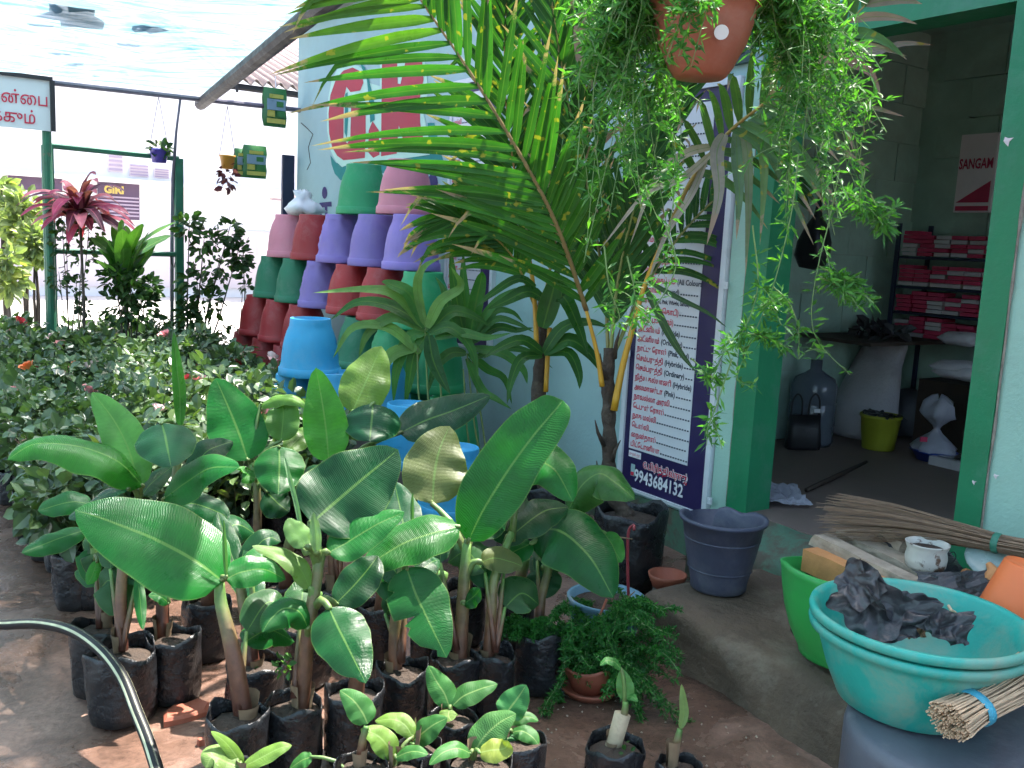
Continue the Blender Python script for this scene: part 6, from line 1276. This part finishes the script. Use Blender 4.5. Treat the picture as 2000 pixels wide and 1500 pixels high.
# handbag
B = FP(1566, 876); hbg = thing('handbag', 'black handbag with two looped handles on the shop floor', 'handbag', B); kk_ = dep(B)/F
mb = MB(); n = 10
for (z, w_, d_) in ((0, 33, .05), (.02, 34, .055), (.12, 31, .045), (.205, 30, .02)):
    for k in range(16):
        a = 2*math.pi*k/16; mb.v.append(B + CX*(math.copysign(abs(math.cos(a))**.4, math.cos(a))*w_*kk_) + V((0, 1, 0))*(math.copysign(abs(math.sin(a))**.5, math.sin(a))*d_) + UP*z)
mb.f = [(i*16+k, i*16+(k+1) % 16, (i+1)*16+(k+1) % 16, (i+1)*16+k) for i in range(3) for k in range(16)] + [tuple(range(15, -1, -1)), tuple(48+k for k in range(16))]; mb.build('bag', 'black_leather', hbg, True)
for x in (-.052, .052):
    mb = MB(); mb.tube(catmull([B+CX*(x-.032)+UP*.19, B+CX*(x-.028)+UP*.29, B+CX*x+UP*.33, B+CX*(x+.028)+UP*.29, B+CX*(x+.032)+UP*.19], 16), .006, 6); mb.build('handle', 'black_leather', hbg, True)
mb = MB(); mb.box(B+CX*.05-V((0, .06, 0))+UP*.24, (.018, .003, .011)); mb.build('tag', 'ink_white', hbg)
for i, (x, y, w_, h_) in enumerate(((1498, 856, 11, .10), (1521, 850, 6, .09))):
    B = FP(x, y); k = dep(B)/F; r = w_*k; lathe_thing('steel_tin', ('shiny steel tin just inside the left jamb', 'narrow steel flask between tin and handbag')[i], 'tin', B, [(0, 0), (r, 0), (r, h_*.8), (r*1.05, h_*.82), (r*1.05, h_*.95), (r*.6, h_), (0, h_)], 'steel', 'body', 24)
mb = MB(); B = FP(1515, 812); mb.box(B+UP*.13, (.07, .09, .13), (UW, NW, UP)); solo('dark_box', mb, 'ink_dark', 'dark box in the corner behind the steel tins', 'box')
# lime bucket
B = FP(1714, 876); k = dep(B)/F
lathe_thing('lime_bucket', 'yellow-green plastic bucket with a black liner inside the shop', 'bucket', B, [(0, 0), (29*k, 0), (30*k, .01), (37*k, .19), (39*k, .195), (39*k, .212), (35*k, .212), (33*k, .15), (0, .14)], 'lime_plastic', 'shell', 32, extra=lambda t: crumple(B+UP*.215, UW, NW, .115, .10, .025, 21, 12).build('liner', 'black_sheet', t))
# knotted bag on a blue basin
B = FP(1822, 898); k = dep(B)/F
lathe_thing('blue_basin', 'blue basin on the shop floor under the knotted white bag', 'basin', B, [(0, 0), (30*k, 0), (40*k, .05), (44*k, .055), (40*k, .058), (0, .05)], 'blue_plastic', 'shell', 28)
t = thing('knotted_bag', 'white knotted carrier bag standing in the blue basin', 'bag', B+UP*.055)
mb = MB(); mb.lathe([(38*k, .056), (40*k, .07), (28*k, .11), (10*k, .16), (5*k, .185), (8*k, .205), (20*k, .24), (30*k, .27), (26*k, .33), (14*k, .36), (4*k, .37)], 26, B, lambda a, i, r, h: (r*(1+.14*math.sin(5*a+h*20)+.08*math.sin(11*a)), h+.02*math.sin(3*a)*(i > 6))); mb.build('bag', 'thin_plastic', t, True)
mb = MB(); c = B+UP*.11-CF*.10*0; mb.box(D(1804, 858, dep(B)-.13), (.02, .004, .014)); mb.build('print_panel', 'carton_pink', t)
B = FP(1868, 862); k = dep(B)/F; lathe_thing('red_tub', 'brick-red plastic tub behind the knotted bag', 'tub', B, [(0, 0), (34*k, 0), (38*k, .14), (40*k, .15), (36*k, .15), (32*k, .03), (0, .02)], 'brick_plastic', 'shell', 28)
t = thing('weighing_scale', 'flat white weighing scale by the right jamb', 'scale', FP(1868, 918)); c = FP(1868, 912); MB().box(c+UP*.025, (.11, .10, .024), (UW, NW, UP)).build('body', 'carton_white', t); MB().box(c+UP*.052, (.08, .07, .004), (UW, NW, UP)).build('pan', 'steel', t)
a, b_ = FP(1575, 962), FP(1692, 906); mb = MB(); mb.tube([a+UP*.012, a.lerp(b_, .5)+UP*.016+NW*.02, b_+UP*.012], [.012, .013, .008], 7); solo('floor_stick', mb, 'wood_dark', 'dark stick lying on the shop floor', 'stick', smooth=True)
c = G(1522, 962, FZ+.03); mb = crumple(c, (UW*.6-NW*.8).normalized(), (UW*.8+NW*.6).normalized(), .125, .17, .022, 31, 22); solo('clear_sheet', mb, 'thin_plastic', 'crumpled clear plastic sheet on the floor by the left jamb', 'plastic sheet')
# shelf plank and hung things at the left wall
q = FP(1650, 790); pz = D(1650, 655, 5.7).z; mb = MB(); mb.wbox(3.2, 3.74, pz-.02, pz, -2.5, -1.5); lsh = thing('wall_ledge', 'dark ledge with odds and ends along the left shop wall', 'ledge', W(3.5, pz, -2)); mb.build('plank', 'wood_dark', lsh)
mb = MB(); scatter_leaves(mb, W(3.45, pz+.04, -1.9), (.15, .4, .03), 60, .09, 44); mb.build('odds_and_ends', 'black_sheet', lsh, kind='stuff')
c = WP(1592, 480, -.75); mb = MB(); mb.lathe([(0, -.12), (.06, -.11), (.085, -.05), (.08, .02), (.055, .09), (.02, .15), (.006, .26)], 20, c, lambda a, i, r, h: (r*(1+.15*math.sin(3*a+h*9)), h)); solo('hung_dark_bag', mb, 'black_leather', 'dark purplish bag hanging inside the doorway at upper left', 'bag', smooth=True)
